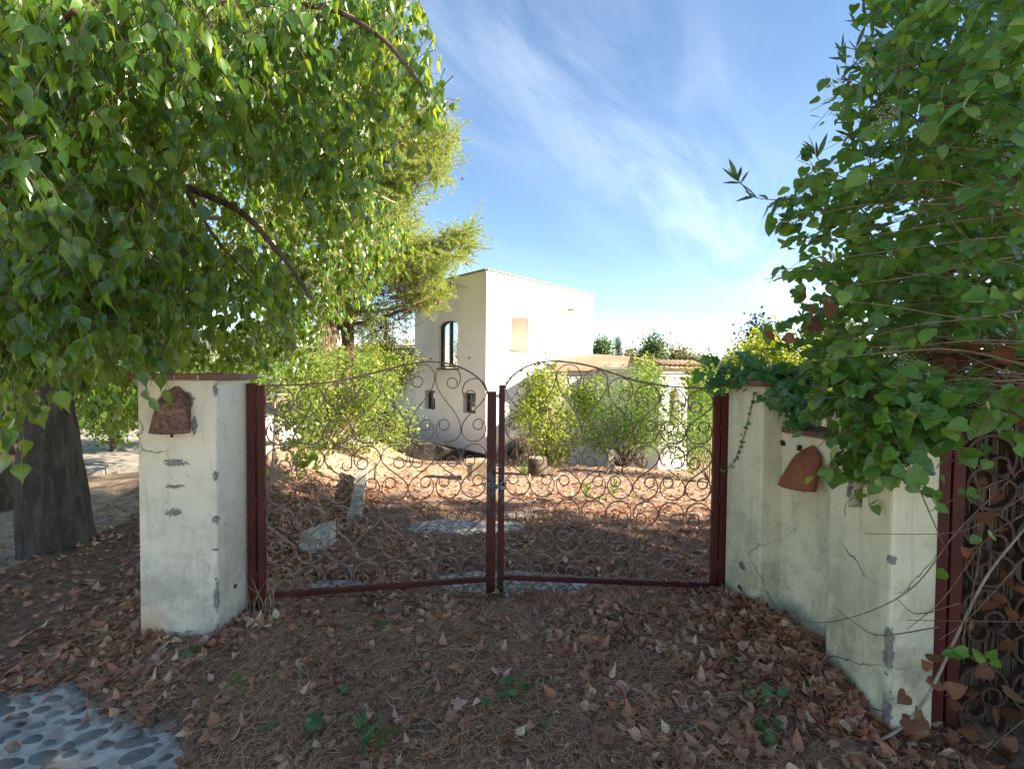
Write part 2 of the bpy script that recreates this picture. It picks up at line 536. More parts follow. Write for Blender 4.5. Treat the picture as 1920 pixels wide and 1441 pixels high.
MT['twig_dark'] = simple('twig_dark', (.07, .045, .035), (.13, .09, .065), 30, .85, .2, 0)
MT['vine_stem'] = simple('vine_stem', (.13, .06, .045), (.22, .13, .09), 25, .7, .3, 0)
MT['kurrajong'] = leafmat('kurrajong_leaf', [(0, (0.032, 0.094, 0.017)), (.5, (0.052, 0.135, 0.020)), (.85, (0.075, 0.175, 0.024)), (1, (0.127, 0.231, 0.030))], (0.736, 0.900, 0.060), .26, .6, .46)
MT['vine_leaf'] = leafmat('vine_leaf', [(0, (0.048, 0.123, 0.017)), (.5, (0.082, 0.189, 0.025)), (.9, (0.143, 0.270, 0.030)), (1, (0.239, 0.338, 0.032))], (0.436, 0.796, 0.044), .36, .5, .30, .10)
MT['ivy_leaf'] = leafmat('ivy_leaf', [(0, (0.033, 0.109, 0.033)), (.6, (0.053, 0.159, 0.041)), (1, (0.093, 0.244, 0.055))], (0.262, 0.600, 0.075), .36, .5, .25, .2, (0.413, 0.637, 0.262))
MT['oleander'] = leafmat('oleander_leaf', [(0, (0.037, 0.088, 0.035)), (.6, (0.060, 0.131, 0.043)), (1, (0.100, 0.175, 0.056))], (0.325, 0.500, 0.100), .42, .4, .3, .25)
MT['bush_leaf'] = leafmat('bush_leaf', [(0, (0.084, 0.139, 0.029)), (.4, (0.129, 0.204, 0.039)), (.75, (0.196, 0.253, 0.053)), (1, (0.302, 0.293, 0.098))], (0.635, 0.812, 0.098), .5, .35, .42, 0)
MT['yellow_leaf'] = leafmat('yellow_leaf', [(0, (.085, .150, .018)), (.5, (.15, .22, .022)), (1, (.30, .30, .035))], (.60, .68, .05), .45, .35, .45, 0)
MT['pine'] = leafmat('pine_needle', [(0, (0.139, 0.221, 0.039)), (.4, (0.226, 0.323, 0.056)), (.8, (0.336, 0.410, 0.096)), (1, (0.414, 0.372, 0.123))], (0.810, 0.900, 0.140), .55, .3, .30, 0)
MT['far_leaf'] = leafmat('far_leaf', [(0, (0.045, 0.083, 0.039)), (.5, (0.075, 0.120, 0.051)), (1, (0.128, 0.173, 0.068))], (0.300, 0.420, 0.105), .6, .2, .25, 0)
MT['olive_leaf'] = leafmat('olive_leaf', [(0, (0.125, 0.131, 0.056)), (.5, (0.188, 0.181, 0.081)), (1, (0.250, 0.225, 0.100))], (0.438, 0.400, 0.125), .6, .2, .25, 0)
MT['cypress'] = leafmat('cypress_leaf', [(0, (.022, .040, .020)), (1, (.045, .070, .032))], (.10, .16, .05), .6, .2, .15, 0)
MT['blue_fir'] = leafmat('fir_needle', [(0, (.022, .042, .036)), (1, (.04, .066, .055))], (.08, .14, .09), .6, .2, .15, 0)
MT['garden_green'] = leafmat('garden_leaf', [(0, (0.048, 0.115, 0.022)), (.5, (0.075, 0.160, 0.030)), (1, (0.132, 0.220, 0.050))], (0.396, 0.600, 0.060), .42, .4, .42, 0)
MT['grass_green'] = leafmat('fresh_green', [(0, (.06, .16, .015)), (1, (.12, .24, .02))], (.40, .65, .05), .45, .35, .4, 0)
MT['fallen_green'] = leafmat('fallen_green_leaf', [(0, (.025, .10, .022)), (.6, (.05, .15, .03)), (1, (.13, .18, .07))], (.15, .35, .05), .4, .4, .25, .3)
MT['litter_leaf'] = leafmat('fallen_leaf', [(0, (0.290, 0.114, 0.058)), (.2, (0.444, 0.192, 0.100)), (.4, (0.210, 0.096, 0.058)), (.55, (0.554, 0.295, 0.178)), (.7, (0.377, 0.140, 0.062)), (.85, (0.488, 0.283, 0.204)), (.95, (0.667, 0.432, 0.254)), (1, (0.756, 0.569, 0.339))], (0.667, 0.274, 0.119), .62, .35, .12, .30, (0.667, 0.391, 0.238), 40)
MT['dead_leaf'] = leafmat('dead_leaf', [(0, (.12, .045, .022)), (.5, (.20, .075, .032)), (1, (.26, .12, .05))], (.35, .14, .05), .6, .3, .15, .2, (.3, .2, .12))
MT['needle'] = piecewise('dry_needle', [(0, (0.273, 0.145, 0.075)), (.5, (0.461, 0.260, 0.144)), (.8, (0.628, 0.381, 0.212)), (1, (0.211, 0.100, 0.057))], .8, .2, 20, 0, 0)
MT['straw'] = piecewise('dry_straw', [(0, (.32, .25, .16)), (1, (.45, .37, .25))], .85, .2, 20, .2, 0)
MT['blossom'] = simple('blossom', (.55, .52, .36), (.42, .40, .24), 60, .8, .2, 0)

# ---------------------------------------------------------------- ground, road, driveway
def grid_mesh(xs, ys, zf):
    Xg, Yg = np.meshgrid(xs, ys)
    V = np.stack([Xg.ravel(), Yg.ravel(), zf(Xg.ravel(), Yg.ravel())], 1)
    nx, ny = len(xs), len(ys)
    i, j = np.meshgrid(np.arange(nx - 1), np.arange(ny - 1))
    a = (j * nx + i).ravel()
    T = np.concatenate([np.stack([a, a + 1, a + nx + 1], 1), np.stack([a, a + nx + 1, a + nx], 1)])
    return V, T
def spaced(lo, hi, fine_lo, fine_hi, step, grow=1.35):
    a = list(np.arange(fine_lo, fine_hi + step / 2, step))
    s = step
    while a[-1] < hi: s *= grow; a.append(a[-1] + s)
    s = step
    while a[0] > lo: s *= grow; a.insert(0, a[0] - s)
    return np.array(a)
gx = spaced(-900, 900, -8, 9, .25); gy = spaced(-60, 1500, -3, 22, .25)
V, T = grid_mesh(gx, gy, lambda x, y: G(x, y) - .0)
ground = tag(link('ground', arr_mesh('ground', V, T), None, MT['dry_ground']), 'brown leaf strewn earth sloping down from the gate to the house', kind='structure')

# cobbled concrete drive; its near left edge shows, and patches of it inside the gate
CE_X = np.array([-9, -2.6, -2.2, -1.72, -1.42, -1.33, -1.22, -1.0, -.9, 9])
CE_Y = np.array([2.10, 2.12, 2.18, 2.08, 1.92, 1.78, 1.40, .3, -3, -9])
PATCH = [(0.0, 3.40, .56, .24), (.38, 3.44, .32, .18), (-.45, 4.65, .66, .27), (.05, 5.05, .36, .13), (-1.3, 3.3, .22, .14)]
def litter_mask(x, y):
    """1 where leaves and needles cover the ground, 0 on bare cobbles"""
    w = .10 * wob(x, y, 2.2) + .05 * wob(y, x, 6.0)
    m = sstep(-.10, .12, y - np.interp(x, CE_X, CE_Y) + w)
    for cx, cy, rx, ry in PATCH:
        d = ((x - cx) / rx) ** 2 + ((y - cy) / ry) ** 2
        m = m * sstep(.55, 1.35, d + 1.6 * w + .9 * wob(x, y, 5.0) * .35)
    return m
def mound(x, y):
    return (.075 * sstep(-1.55, -1.0, x) * np.exp(-((y - 2.42) / .42) ** 2) + .095 * np.exp(-((x - .72) / .44) ** 2 - ((y - 2.86) / .26) ** 2) + .03 * np.exp(-((x + .5) / .6) ** 2 - ((y - 2.55) / .4) ** 2)
            + .05 * np.exp(-((x - .1) / .5) ** 2 - ((y - 1.75) / .35) ** 2) + .10 * np.exp(-((x - 1.45) / .22) ** 2 - ((y - 2.5) / .9) ** 2)
            + .05 * np.exp(-((x + 1.3) / .25) ** 2 - ((y - 2.75) / .35) ** 2))
def litter_z(x, y):
    L = litter_mask(x, y)
    return G(x, y) + .012 + (L - .45) * .055 + mound(x, y) * L + .012 * wob(x, y, 4.5) * L + .006 * wob(y, x, 13) * L

drive_x = np.arange(-3.6, 1.55, .06); drive_y = np.arange(-4.0, 6.4, .06)
V, T = grid_mesh(drive_x, drive_y, lambda x, y: G(x, y) + .010)
drive = tag(link('driveway', arr_mesh('driveway', V, T), None, MT['concrete']), 'pale concrete driveway set with dark river cobbles', kind='structure')
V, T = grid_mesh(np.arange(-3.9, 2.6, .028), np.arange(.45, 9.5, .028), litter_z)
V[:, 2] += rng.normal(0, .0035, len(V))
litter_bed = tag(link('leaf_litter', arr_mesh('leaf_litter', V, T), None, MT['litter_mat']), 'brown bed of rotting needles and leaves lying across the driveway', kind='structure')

# the road behind the left tree, in the sun, with its kerb
V, T = grid_mesh(np.arange(-30, -4.2, .5), np.arange(6.9, 16.1, .5), lambda x, y: G(x, y) + .020)
road = tag(link('road', arr_mesh('road', V, T), None, MT['asphalt']), 'sunlit pale asphalt road beyond the left tree', kind='structure')
k = smooth_path([(-30, 6.8, 0), (-18, 6.75, 0), (-9, 6.8, 0), (-5.2, 6.85, 0), (-4.3, 7.2, 0), (-4.2, 9, 0)], 3)
bm = bmesh.new()
for i in range(len(k) - 1):
    a, b = k[i], k[i + 1]
    d = unit(b - a); n = np.array([-d[1], d[0], 0]); c = (a + b) / 2; c[2] = float(G(c[0], c[1])) + .03
    box_bm(c, d, n, Z3, np.linalg.norm(b - a) / 2 - .006, .07, .075, .012, bm)
kerb = tag(bm_obj('kerb', bm, simple('kerb_stone', (.36, .34, .31), (.25, .235, .21), 12, .9)), 'grey kerb along the near edge of the road', kind='structure')
# behind the photographer the lane lies open to the sun
V, T = grid_mesh(np.arange(-40, 40, 2.0), np.arange(-11, -1.4, .6), lambda x, y: G(x, y) + .016)
lane = tag(link('lane', arr_mesh('lane', V, T), None, MT['asphalt']), 'pale asphalt lane running past in front of the gate', kind='structure')

# cobbles in the near left corner, each its own stone
def dome(nu=9, nv=3):
    V, T = [], []
    for j in range(nv + 1):
        a = math.pi / 2 * j / nv
        for i in range(nu):
            b = 2 * math.pi * i / nu
            V.append((math.cos(a) ** .7 * math.cos(b), math.cos(a) ** .7 * math.sin(b), math.sin(a)))
    for j in range(nv):
        for i in range(nu):
            q = (i + 1) % nu
            T += [(j * nu + i, j * nu + q, j * nu + nu + q), (j * nu + i, j * nu + nu + q, j * nu + nu + i)]
    return np.array(V), np.array(T)
cob_meshes = []
for q in range(7):
    V, T = dome()
    a = np.arctan2(V[:, 1], V[:, 0])
    V[:, :2] *= (1 + .10 * np.sin(2 * a + q) + .07 * np.cos(3 * a + 2.1 * q))[:, None]
    cob_meshes.append(arr_mesh('cobble', V, T)); cob_meshes[-1].materials.append(MT['cobble'])
placed = []
tries = 0
while len(placed) < 290 and tries < 60000:
    tries += 1
    x, y = random.uniform(-3.2, -.9), random.uniform(1.25, 2.5)
    if litter_mask(np.array([x]), np.array([y]))[0] > .75: continue
    r = random.choice([.018, .022, .025, .028, .033, .045]) if tries < 3000 else random.uniform(.012, .024)
    if any((x - a) ** 2 / 2.2 + (y - b) ** 2 < (r + c) ** 2 * .80 for a, b, c in placed): continue
    placed.append((x, y, r))
    o = link('cobble', random.choice(cob_meshes), drive)
    o.location = (x, y, float(G(x, y)) + .007)
    o.rotation_euler = (random.uniform(-.12, .12), random.uniform(-.12, .12), random.gauss(.15, .35))
    o.scale = (r * random.uniform(1.15, 1.6), r * random.uniform(.75, 1.0), random.uniform(.010, .018))
# the small pebbles of the patches inside the gate: too many and too small to pick apart
acc = Acc(); V0, T0 = dome(6, 2)
for cx, cy, rx, ry in PATCH:
    n = int(1500 * rx * ry * 2.2)
    for _ in range(n):
        x, y = cx + random.uniform(-1.3, 1.3) * rx, cy + random.uniform(-1.3, 1.3) * ry
        r = random.uniform(.011, .021); a = random.gauss(0, .5)
        Vq = V0 * np.array([r * 1.5, r * .8, .008])
        Vq = np.stack([Vq[:, 0] * math.cos(a) - Vq[:, 1] * math.sin(a) + x, Vq[:, 0] * math.sin(a) + Vq[:, 1] * math.cos(a) + y, Vq[:, 2] + float(G(x, y)) + .007], 1)
        acc.add(Vq, T0)
acc.build('pebbles', MT['cobble'], drive, kind='stuff')

# ---------------------------------------------------------------- left gate pillar
PL = at(263, 1215, 2.62); PR = at(408, 1215, 2.62); PB = at(470, 1176, 2.94)
x0, x1, yF, yB = PL[0], PR[0], 2.62, 2.95
sp = []
for (px, py, rx, rz) in ((331, 867, .075, .022), (331, 911, .055, .014), (326, 960, .055, .026), (352, 748, .045, .055), (364, 800, .022, .06), (310, 760, .05, .05)):
    q = at(px, py, yF); sp.append((q[0], yF, q[2], rx, .03, rz))
for (px, py, rz) in ((406, 730, .05), (407, 890, .03), (408, 975, .03), (409, 1120, .10), (409, 1190, .09), (410, 1030, .012)):
    q = at(px, py, yF); sp.append((x1, yF, q[2], .025, .025, rz))
for (px, py) in ((275, 1205), (330, 1212), (300, 1216)):
    q = at(px, py, yF); sp.append((q[0], yF, q[2], .06, .03, .022))
q = at(290, 1170, yF)
MT['stucco_left'] = stucco('stucco_left', (.80, .735, .565), (.36, .33, .27), sp, 1.0, 0.0, .75, 1.48, (q[0] - .02, q[1], q[2], .24))
lp = thing('gate_pillar', 'cream stucco pillar left of the gate with flaking plaster under a brick cap', 'pillar', (x0 / 2 + x1 / 2, yF / 2 + yB / 2, 0))
ztop = at(335, 711, yF)[2]
bm = prism_bm([(x0, yF), (x1, yF), (x1 + .01, yB), (x0, yB)], -.25, ztop, .012, 2)
bm_obj('shaft', bm, MT['stucco_left'], lp)
bw = (x1 - x0 + .085) / 4
for i in range(4):
    for j in range(2):
        hy = (yB - yF + .06) / 4
        c = (x0 - .035 + bw * (i + .5), yF - .03 + hy * (2 * j + 1), ztop + .017 + random.uniform(-.002, .002))
        a = random.uniform(-.012, .012)
        b = box_bm(c, (math.cos(a), math.sin(a), 0), (-math.sin(a), math.cos(a), 0), Z3, bw / 2 - .004, hy - .004, .017, .004)
        bm_obj('brick', b, MT['brick'], lp)
mort = box_bm(((x0 + x1) / 2 + .006, (yF + yB) / 2, ztop + .0135), X3, Y3, Z3, (x1 - x0) / 2 + .03, (yB - yF) / 2 + .024, .012)
bm_obj('mortar_bed', mort, MT['concrete'], lp)

def barrel_tile(name, top, n, L, r0, r1, out, mat, parent, roll=0.0, lift=0.0):
    """a clay roof tile set on a wall as a lamp hood: narrow end up, wide mouth down and outwards"""
    n = unit(n); side = unit(np.cross(Z3, n)); up = Z3.copy()
    cr, sr = math.cos(roll), math.sin(roll)
    side, up = side * cr + up * sr, up * cr - side * sr
    V, T = [], []
    nl, na = 9, 13
    for sgn in (0, 1):
        for j in range(nl):
            t = j / (nl - 1)
            r = (r0 + (r1 - r0) * t) * (.30 + .70 * min(t * 3.6, 1) ** .5) - sgn * .012
            for i in range(na):
                a = -math.pi / 2 + math.pi * i / (na - 1)
                th = (1 - t) ** 5
                V.append(top + side * r * math.sin(a) + n * (max(r * math.cos(a) * (1 - .55 * th), 0) + out * t + .004) - up * (t * L - lift * math.cos(a) * t - sgn * (1 - t) * .01))
    for s in (0, 1):
        b = s * nl * na
        for j in range(nl - 1):
            for i in range(na - 1):
                q = [b + j * na + i, b + j * na + i + 1, b + (j + 1) * na + i + 1, b + (j + 1) * na + i]
                if s: q = q[::-1]
                T += [(q[0], q[1], q[2]), (q[0], q[2], q[3])]
    o = nl * na
    for i in range(na - 1):                                   # the rims
        for j, fl in ((0, True), (nl - 1, False)):
            q = [j * na + i, j * na + i + 1, o + j * na + i + 1, o + j * na + i]
            if fl: q = q[::-1]
            T += [(q[0], q[2], q[1]), (q[0], q[3], q[2])]
    for j in range(nl - 1):
        for i, fl in ((0, False), (na - 1, True)):
            q = [j * na + i, (j + 1) * na + i, o + (j + 1) * na + i, o + j * na + i]
            if fl: q = q[::-1]
            T += [(q[0], q[1], q[2]), (q[0], q[2], q[3])]
    V = np.array(V) - origin(parent)
    me = arr_mesh(name, V, np.array(T)); 
    o = link(name, me, parent, mat)
    return o
tp = at(333, 727, yF)
t1 = barrel_tile('roof_tile', tp, (0, -1, 0), .25, .080, .106, .030, MT['tile'], lp, roll=-.04)
t1['label'] = 'lichen dark clay roof tile hood on the left pillar'
q = at(334, 812, yF)
acc = Acc(); acc.tube([q + [0, .02, .03], q + [0.0, -.05, .01], q + [.005, -.055, -.015]], [.006, .009, .008], 6)
acc.build('lamp_holder', MT['dark_iron'], lp)
q = at(437, 1098, 2.78)
acc = Acc(); acc.tube([[x1 + .0, 2.78, q[2]], [x1 + .012, 2.78, q[2]]], .013, 8); acc.build('drain_hole', MT['dark_iron'], lp)

# ---------------------------------------------------------------- right entrance wall
P1, P2 = gp(1357, 1142), gp(1421, 1193)
P5, P6, P7 = gp(1544, 1290), gp(1660, 1412), gp(1747, 1396)
P1, P2, P5, P6, P7 = (np.array([p[0], p[1]]) for p in (P1, P2, P5, P6, P7))
wall_dir = unit(P2 - P1)
nrm = np.array([wall_dir[1], -wall_dir[0]]); nrm = nrm if nrm[0] < 0 else -nrm     # faces the drive
sp = []
def wall_pt(px, py, off=0.0):
    p0 = np.array([*(P2 - nrm * off), 0]); return on_plane(px, py, p0, np.array([*nrm, 0]))
near_n = np.array([(P6 - P5)[1], -(P6 - P5)[0]]); near_n = unit(near_n if near_n[0] < 0 else -near_n)
def near_pt(px, py): return on_plane(px, py, np.array([*P5, 0]), np.array([*near_n, 0]))
for (px, py, rz) in ((1665, 1200, .07), (1660, 1235, .06), (1672, 1050, .02), (1662, 1340, .10), (1658, 1390, .06)):
    q = near_pt(px, py); sp.append((P6[0], P6[1], q[2], .03, .03, rz))
for (px, py, rz) in ((1421, 1130, .05), (1421, 1180, .05)):
    q = wall_pt(px, py); sp.append((P2[0], P2[1], q[2], .02, .02, rz))
q = wall_pt(1386, 1100); sp.append((*q, .012, .03, .02, (.05, .05, .05)))
q = wall_pt(1390, 1060); sp.append((*q, .02, .04, .03, (.12, .12, .10)))
q = near_pt(1603, 905); sp.append((q[0], q[1], q[2], .035, .06, .085))  # cement border whose grey also deepens the flat-lit bell hole by colour
q = wall_pt(1433, 760, .06); sp.append((*q, .05, .05, .07, (.14, .13, .12)))
MT['stucco_right'] = stucco('stucco_right', (.81, .76, .535), (.29, .285, .21), sp, 1.2, 0.0, .85, 1.5)
rw = thing('entrance_wall', 'cream stucco wall right of the gate with a recessed bay and red tile hood', 'wall', (*((P2 + P5) / 2), 0))
zt = wall_pt(1400, 722)[2]
def off(p, d): return p - nrm * d
back = .42
bm = prism_bm([P1 + wall_dir * -.0, P2, off(P2, back), off(P1, back)], -.3, zt, .012, 2)
bm_obj('far_pier', bm, MT['stucco_right'], rw)
RD = .14
A, B = off(P2, RD) - wall_dir * .02, off(P5, RD) + wall_dir * .02
zr = wall_pt(1500, 815, RD)[2]
bm = prism_bm([A, B, off(P5, back), off(P2, back)], -.3, zr, .006, 1)
bm_obj('recessed_bay', bm, MT['stucco_right'], rw)
zn = zt
bm = prism_bm([P5, P6, P7, P7 + unit(P5 - P6) * .34], -.3, zn, .014, 2)
npier = bm_obj('near_pier', bm, MT['stucco_right'], rw)
# the little arched hole where a bell once sat
h0, h1, ht = near_pt(1590, 945), near_pt(1617, 945), near_pt(1603, 868)
hd = unit(h1 - h0); hw = np.linalg.norm((h1 - h0)) / 2; hc = (h0 + h1) / 2
cb = bmesh.new(); nn3 = np.array([*near_n, 0])
prof = [(-hw, 0), (hw, 0)] + [(hw * math.cos(a), (ht[2] - h0[2]) - hw + hw * math.sin(a)) for a in np.linspace(0, math.pi, 7)]
f_, b_ = [], []
for u, v in prof:
    p = np.array([hc[0], hc[1], h0[2]]) + hd * u * 1.0 + Z3 * v
    f_.append(cb.verts.new(tuple(p + nn3 * .05))); b_.append(cb.verts.new(tuple(p - nn3 * .085)))
cb.faces.new(f_); cb.faces.new(b_[::-1])
for i in range(len(prof)): j = (i + 1) % len(prof); cb.faces.new((f_[i], b_[i], b_[j], f_[j]))
bmesh.ops.recalc_face_normals(cb, faces=cb.faces)
cut(npier, [cb])
q = np.array([hc[0], hc[1], h0[2]]) - nn3 * .05
bm_obj('old_brick', box_bm(q + Z3 * .055 - hd * .012, hd, nn3, Z3, .014, .018, .035, .004), MT['brick'], rw)
acc = Acc(); w0 = q + Z3 * .03
acc.tube(smooth_path([w0, w0 + nn3 * .06 - hd * .01 + Z3 * .01, w0 + nn3 * .075 - hd * .03 - Z3 * .03, w0 + nn3 * .07 - hd * .035 - Z3 * .07], 4), .0016, 4)
acc.build('wire', MT['steel'], rw)
# brick coping of the far pier and of the bay
def coping(pa, pb, z, depth, nb, over):
    d = unit(pb - pa); L = np.linalg.norm(pb - pa) + .0
    for i in range(nb):
        c2 = pa + d * L * (i + .5) / nb - nrm * (depth / 2 - over)
        b = box_bm((c2[0], c2[1], z + .016 + random.uniform(-.002, .002)), (*d, 0), (*nrm, 0), Z3, L / nb / 2 - .003, depth / 2, .016, .004)
        bm_obj('brick', b, MT['brick'], rw)
coping(P1 - wall_dir * .03, P2 + wall_dir * .03, zt + .001, back + .04, 3, .04)
coping(A + wall_dir * .025, B - wall_dir * .025, zr + .001, back - RD, 7, .02)
tp = wall_pt(1526, 838, RD)
t2 = barrel_tile('roof_tile', tp, (*nrm, 0), .22, .07, .108, .075, MT['tile_red'], rw, roll=-.02)
t2['label'] = 'clean red clay roof tile hood in the recessed bay'
for px, py in ((1470, 830), (1501, 839), (1470, 898)):
    q = wall_pt(px, py, RD)
    bm_obj('rusty_bracket', box_bm(q + np.array([*nrm, 0]) * .008, (*wall_dir, 0), (*nrm, 0), unit([*(wall_dir * random.uniform(-.3, .3)), 1]), .009, .010, .016, .002), MT['dark_iron'], rw)

# ---------------------------------------------------------------- the double gate of scrolls
def scroll_pts(w, H, R, hook=None):
    """S scroll in a strip 0..w: lower lobe tangent at x=0, upper lobe tangent at x=w"""
    def curl(c0, a0, k):
        # walk a curve whose radius tightens; start heading a0 at c0
        pts = [np.array(c0, float)]; h = a0; s = R * .055
        turned = 0.0
        while turned < R_(560):
            r = R if turned < R_(215) else max(R * .47 * (1 - .25 * (turned - R_(215)) / R_(345)), R * .3)
            h += k * s / r; turned += s / r
            pts.append(pts[-1] + s * np.array([math.cos(h), math.sin(h)]))
            s = min(r * .16, R * .13)
        return np.array(pts)
    R_ = math.radians
    up = curl((w, H - R), R_(90), 1)
    lo = curl((0, R), R_(-90), 1)
    if hook:
        m = up[:, 0] > -1
        k = int(np.argmax(up[:, 0] < w - 2 * R + .0005)) or 14
        k = next(i for i in range(len(up)) if i > 5 and up[i, 1] < H - R and up[i, 0] < w - R)
        tail = [up[k - 1] + np.array([0, -hook * t]) for t in (.35, .7, 1.0)]
        e = tail[-1]
        tail += [e + np.array([R * .35 * (1 - math.cos(a)), -R * .35 * math.sin(a)]) for a in np.linspace(.4, 4.2, 12)]
        up = np.vstack([up[:k], tail])
    a = (H - 2 * R) * .40
    p0, p1, p2, p3 = np.array([0, R]), np.array([0, R + a]), np.array([w, H - R - a]), np.array([w, H - R])
    t = np.linspace(0, 1, 14)[1:-1, None]
    mid = (1 - t) ** 3 * p0 + 3 * (1 - t) ** 2 * t * p1 + 3 * (1 - t) * t * t * p2 + t ** 3 * p3
    return np.vstack([lo[::-1], mid, up])
def strap_mesh(name, P2d, th, dp, frame, parent, mat):
    """flat bar bent along a plane curve; frame = (origin, u, v, n)"""
    o, u, v, n = frame
    t = np.gradient(P2d, axis=0); t /= np.linalg.norm(t, axis=1)[:, None]
    q = np.stack([-t[:, 1], t[:, 0]], 1)
    V = []
    for s, d in ((1, 1), (1, -1), (-1, -1), (-1, 1)):
        e = P2d + q * th / 2 * s
        V.append(o + e[:, :1] * u + e[:, 1:] * v + n * dp / 2 * d)
    m = len(P2d); V = np.stack(V, 1).reshape(-1, 3)
    T = []
    for i in range(m - 1):
        for j in range(4):
            a, b = i * 4 + j, i * 4 + (j + 1) % 4
            T += [(a, b, b + 4), (a, b + 4, a + 4)]
    T += [(0, 2, 1), (0, 3, 2), (4 * m - 4, 4 * m - 3, 4 * m - 2), (4 * m - 4, 4 * m - 2, 4 * m - 1)]
    return link(name, arr_mesh(name, V - origin(parent), np.array(T), None, False), parent, mat)

YL, YM, YR = 2.90, 3.17, 3.10
hl, ml = at(491, 900, YL), at(921, 900, YM)
mr, hr = at(940, 900, YM + .03), at(1341, 900, YR)
def gate_leaf(label, hinge, meet, top_px, mirror, meet_w, meet_top_px, hinge_top_px):
    h2, m2 = hinge.copy(), meet.copy(); h2[2] = m2[2] = 0
    u = unit(m2 - h2); n = unit(np.cross(u, Z3)); n = n if n[1] < 0 else -n
    Wd = np.linalg.norm(m2 - h2)
    root = thing('gate_leaf', label, 'gate', (h2[0], h2[1], 0), 'pair of scrolled iron gate leaves')
    def uv(px, py):
        p = on_plane(px, py, h2, n); return np.array([np.dot(p - h2, u), p[2]])
    pts = np.array([uv(*p) for p in top_px]); pts = pts[np.argsort(pts[:, 0])]
    zh, zm = uv(*hinge_top_px)[1], uv(*meet_top_px)[1]
    hw_, mw_ = .020, meet_w / 2
    fr = (h2, u, Z3, n)
    bm_obj('hinge_stile', box_bm(h2 + Z3 * (zh + .0 - .02) / 2, u, n, Z3, hw_, .02, (zh + .02) / 2, .003), MT['red_paint'], root)
    bm_obj('meeting_stile', box_bm(h2 + u * Wd + Z3 * (zm + .00) / 2, u, n, Z3, mw_, .02, zm / 2 + .01, .003), MT['red_paint'], root)
    zr_ = .150
    bm_obj('bottom_rail', box_bm(h2 + u * (Wd + hw_ - mw_) / 2 + Z3 * zr_, u, n, Z3, (Wd - hw_ - mw_) / 2 - .001, .018, .018, .003), MT['red_paint'], root)
    pts[0, 0] = hw_; pts[-1, 0] = Wd - mw_
    # keep the curve single valued and smooth
    path = smooth_path(np.hstack([pts, np.zeros((len(pts), 1))]), 6)[:, :2]
    strap_mesh('top_rail', path, .012, .020, fr, root, MT['iron'])
    top = lambda x: np.interp(x, path[:, 0], path[:, 1])
    a0, a1 = hw_ + .002, Wd - mw_ - .002
    w = (a1 - a0) / 8
    R0 = w * .475
    rows = [-.055, .335, .725, 1.115]
    for i in range(8):
        cx0 = a0 + w * i
        lower_left = (i % 2 == 1)              # lower tangent on the left side of odd strips
        for r in range(4):
            z0 = rows[r]
            if r < 3: H = rows[r + 1] - z0 - .006
            else:
                H = min(top(cx0 + w * .5), top(cx0 + w * .3) + .02, top(cx0 + w * .7) + .02) - .008 - z0
            hk = None
            if not mirror and r == 2 and i in (1, 2): hk = .10 if i == 1 else .06
            s = scroll_pts(w - .004, H, R0, hk)
            s = s + rng.normal(0, .0006, 2)
            if not lower_left: s[:, 0] = (w - .004) - s[:, 0]
            s[:, 0] += cx0 + .002; s[:, 1] += z0
            strap_mesh('scroll', s, .0066, .013, fr, root, MT['iron'])
    return root, u, n
gl, ul, nl_ = gate_leaf('rusty scrolled gate leaf hinged to the left pillar', hl, ml,
    [(498, 722), (550, 721.5), (622, 716), (677, 705), (731, 691), (770, 682), (806, 678), (842, 682), (875, 694), (900, 712), (917, 733)], False, .062, (921, 736), (491, 722))
gr, ur, nr_ = gate_leaf('rusty scrolled gate leaf hinged to the right wall', hr, mr,
    [(946, 724), (966, 700), (995, 684), (1031, 677), (1068, 679), (1111, 687), (1154, 701), (1194, 714), (1241, 722), (1277, 726), (1330, 728)], True, .042, (940, 724), (1341, 738))
# fixed posts beside the leaves
pp = at(475, 900, 2.90)
lpost = thing('gate_post', 'dark red steel post standing against the left pillar', 'post', (pp[0], pp[1], 0))
zt_ = at(475, 718, 2.90)[2]
bm_obj('tube', box_bm((pp[0] - .002, pp[1], zt_ / 2 - .02), X3, Y3, Z3, .026, .026, zt_ / 2 + .02, .003), MT['red_paint'], lpost)
for z in (.28, .75, 1.22):
    acc = Acc(); acc.tube([(pp[0] + .027, pp[1] - .022, z - .035), (pp[0] + .027, pp[1] - .022, z + .035)], .008, 8); acc.build('hinge', MT['red_paint'], lpost)
pr = at(1352, 900, YR - .005)
rpost = thing('gate_post', 'dark red steel post standing against the right wall', 'post', (pr[0], pr[1], 0))
zt_ = at(1350, 736, YR)[2]
bm_obj('tube', box_bm((pr[0] + .012, pr[1], zt_ / 2 - .02), X3, Y3, Z3, .027, .026, zt_ / 2 + .02, .003), MT['red_paint'], rpost)
for z in (.28, .75, 1.22):
    acc = Acc(); acc.tube([(pr[0] - .018, pr[1] - .022, z - .035), (pr[0] - .018, pr[1] - .022, z + .035)], .008, 8); acc.build('hinge', MT['red_paint'], rpost)

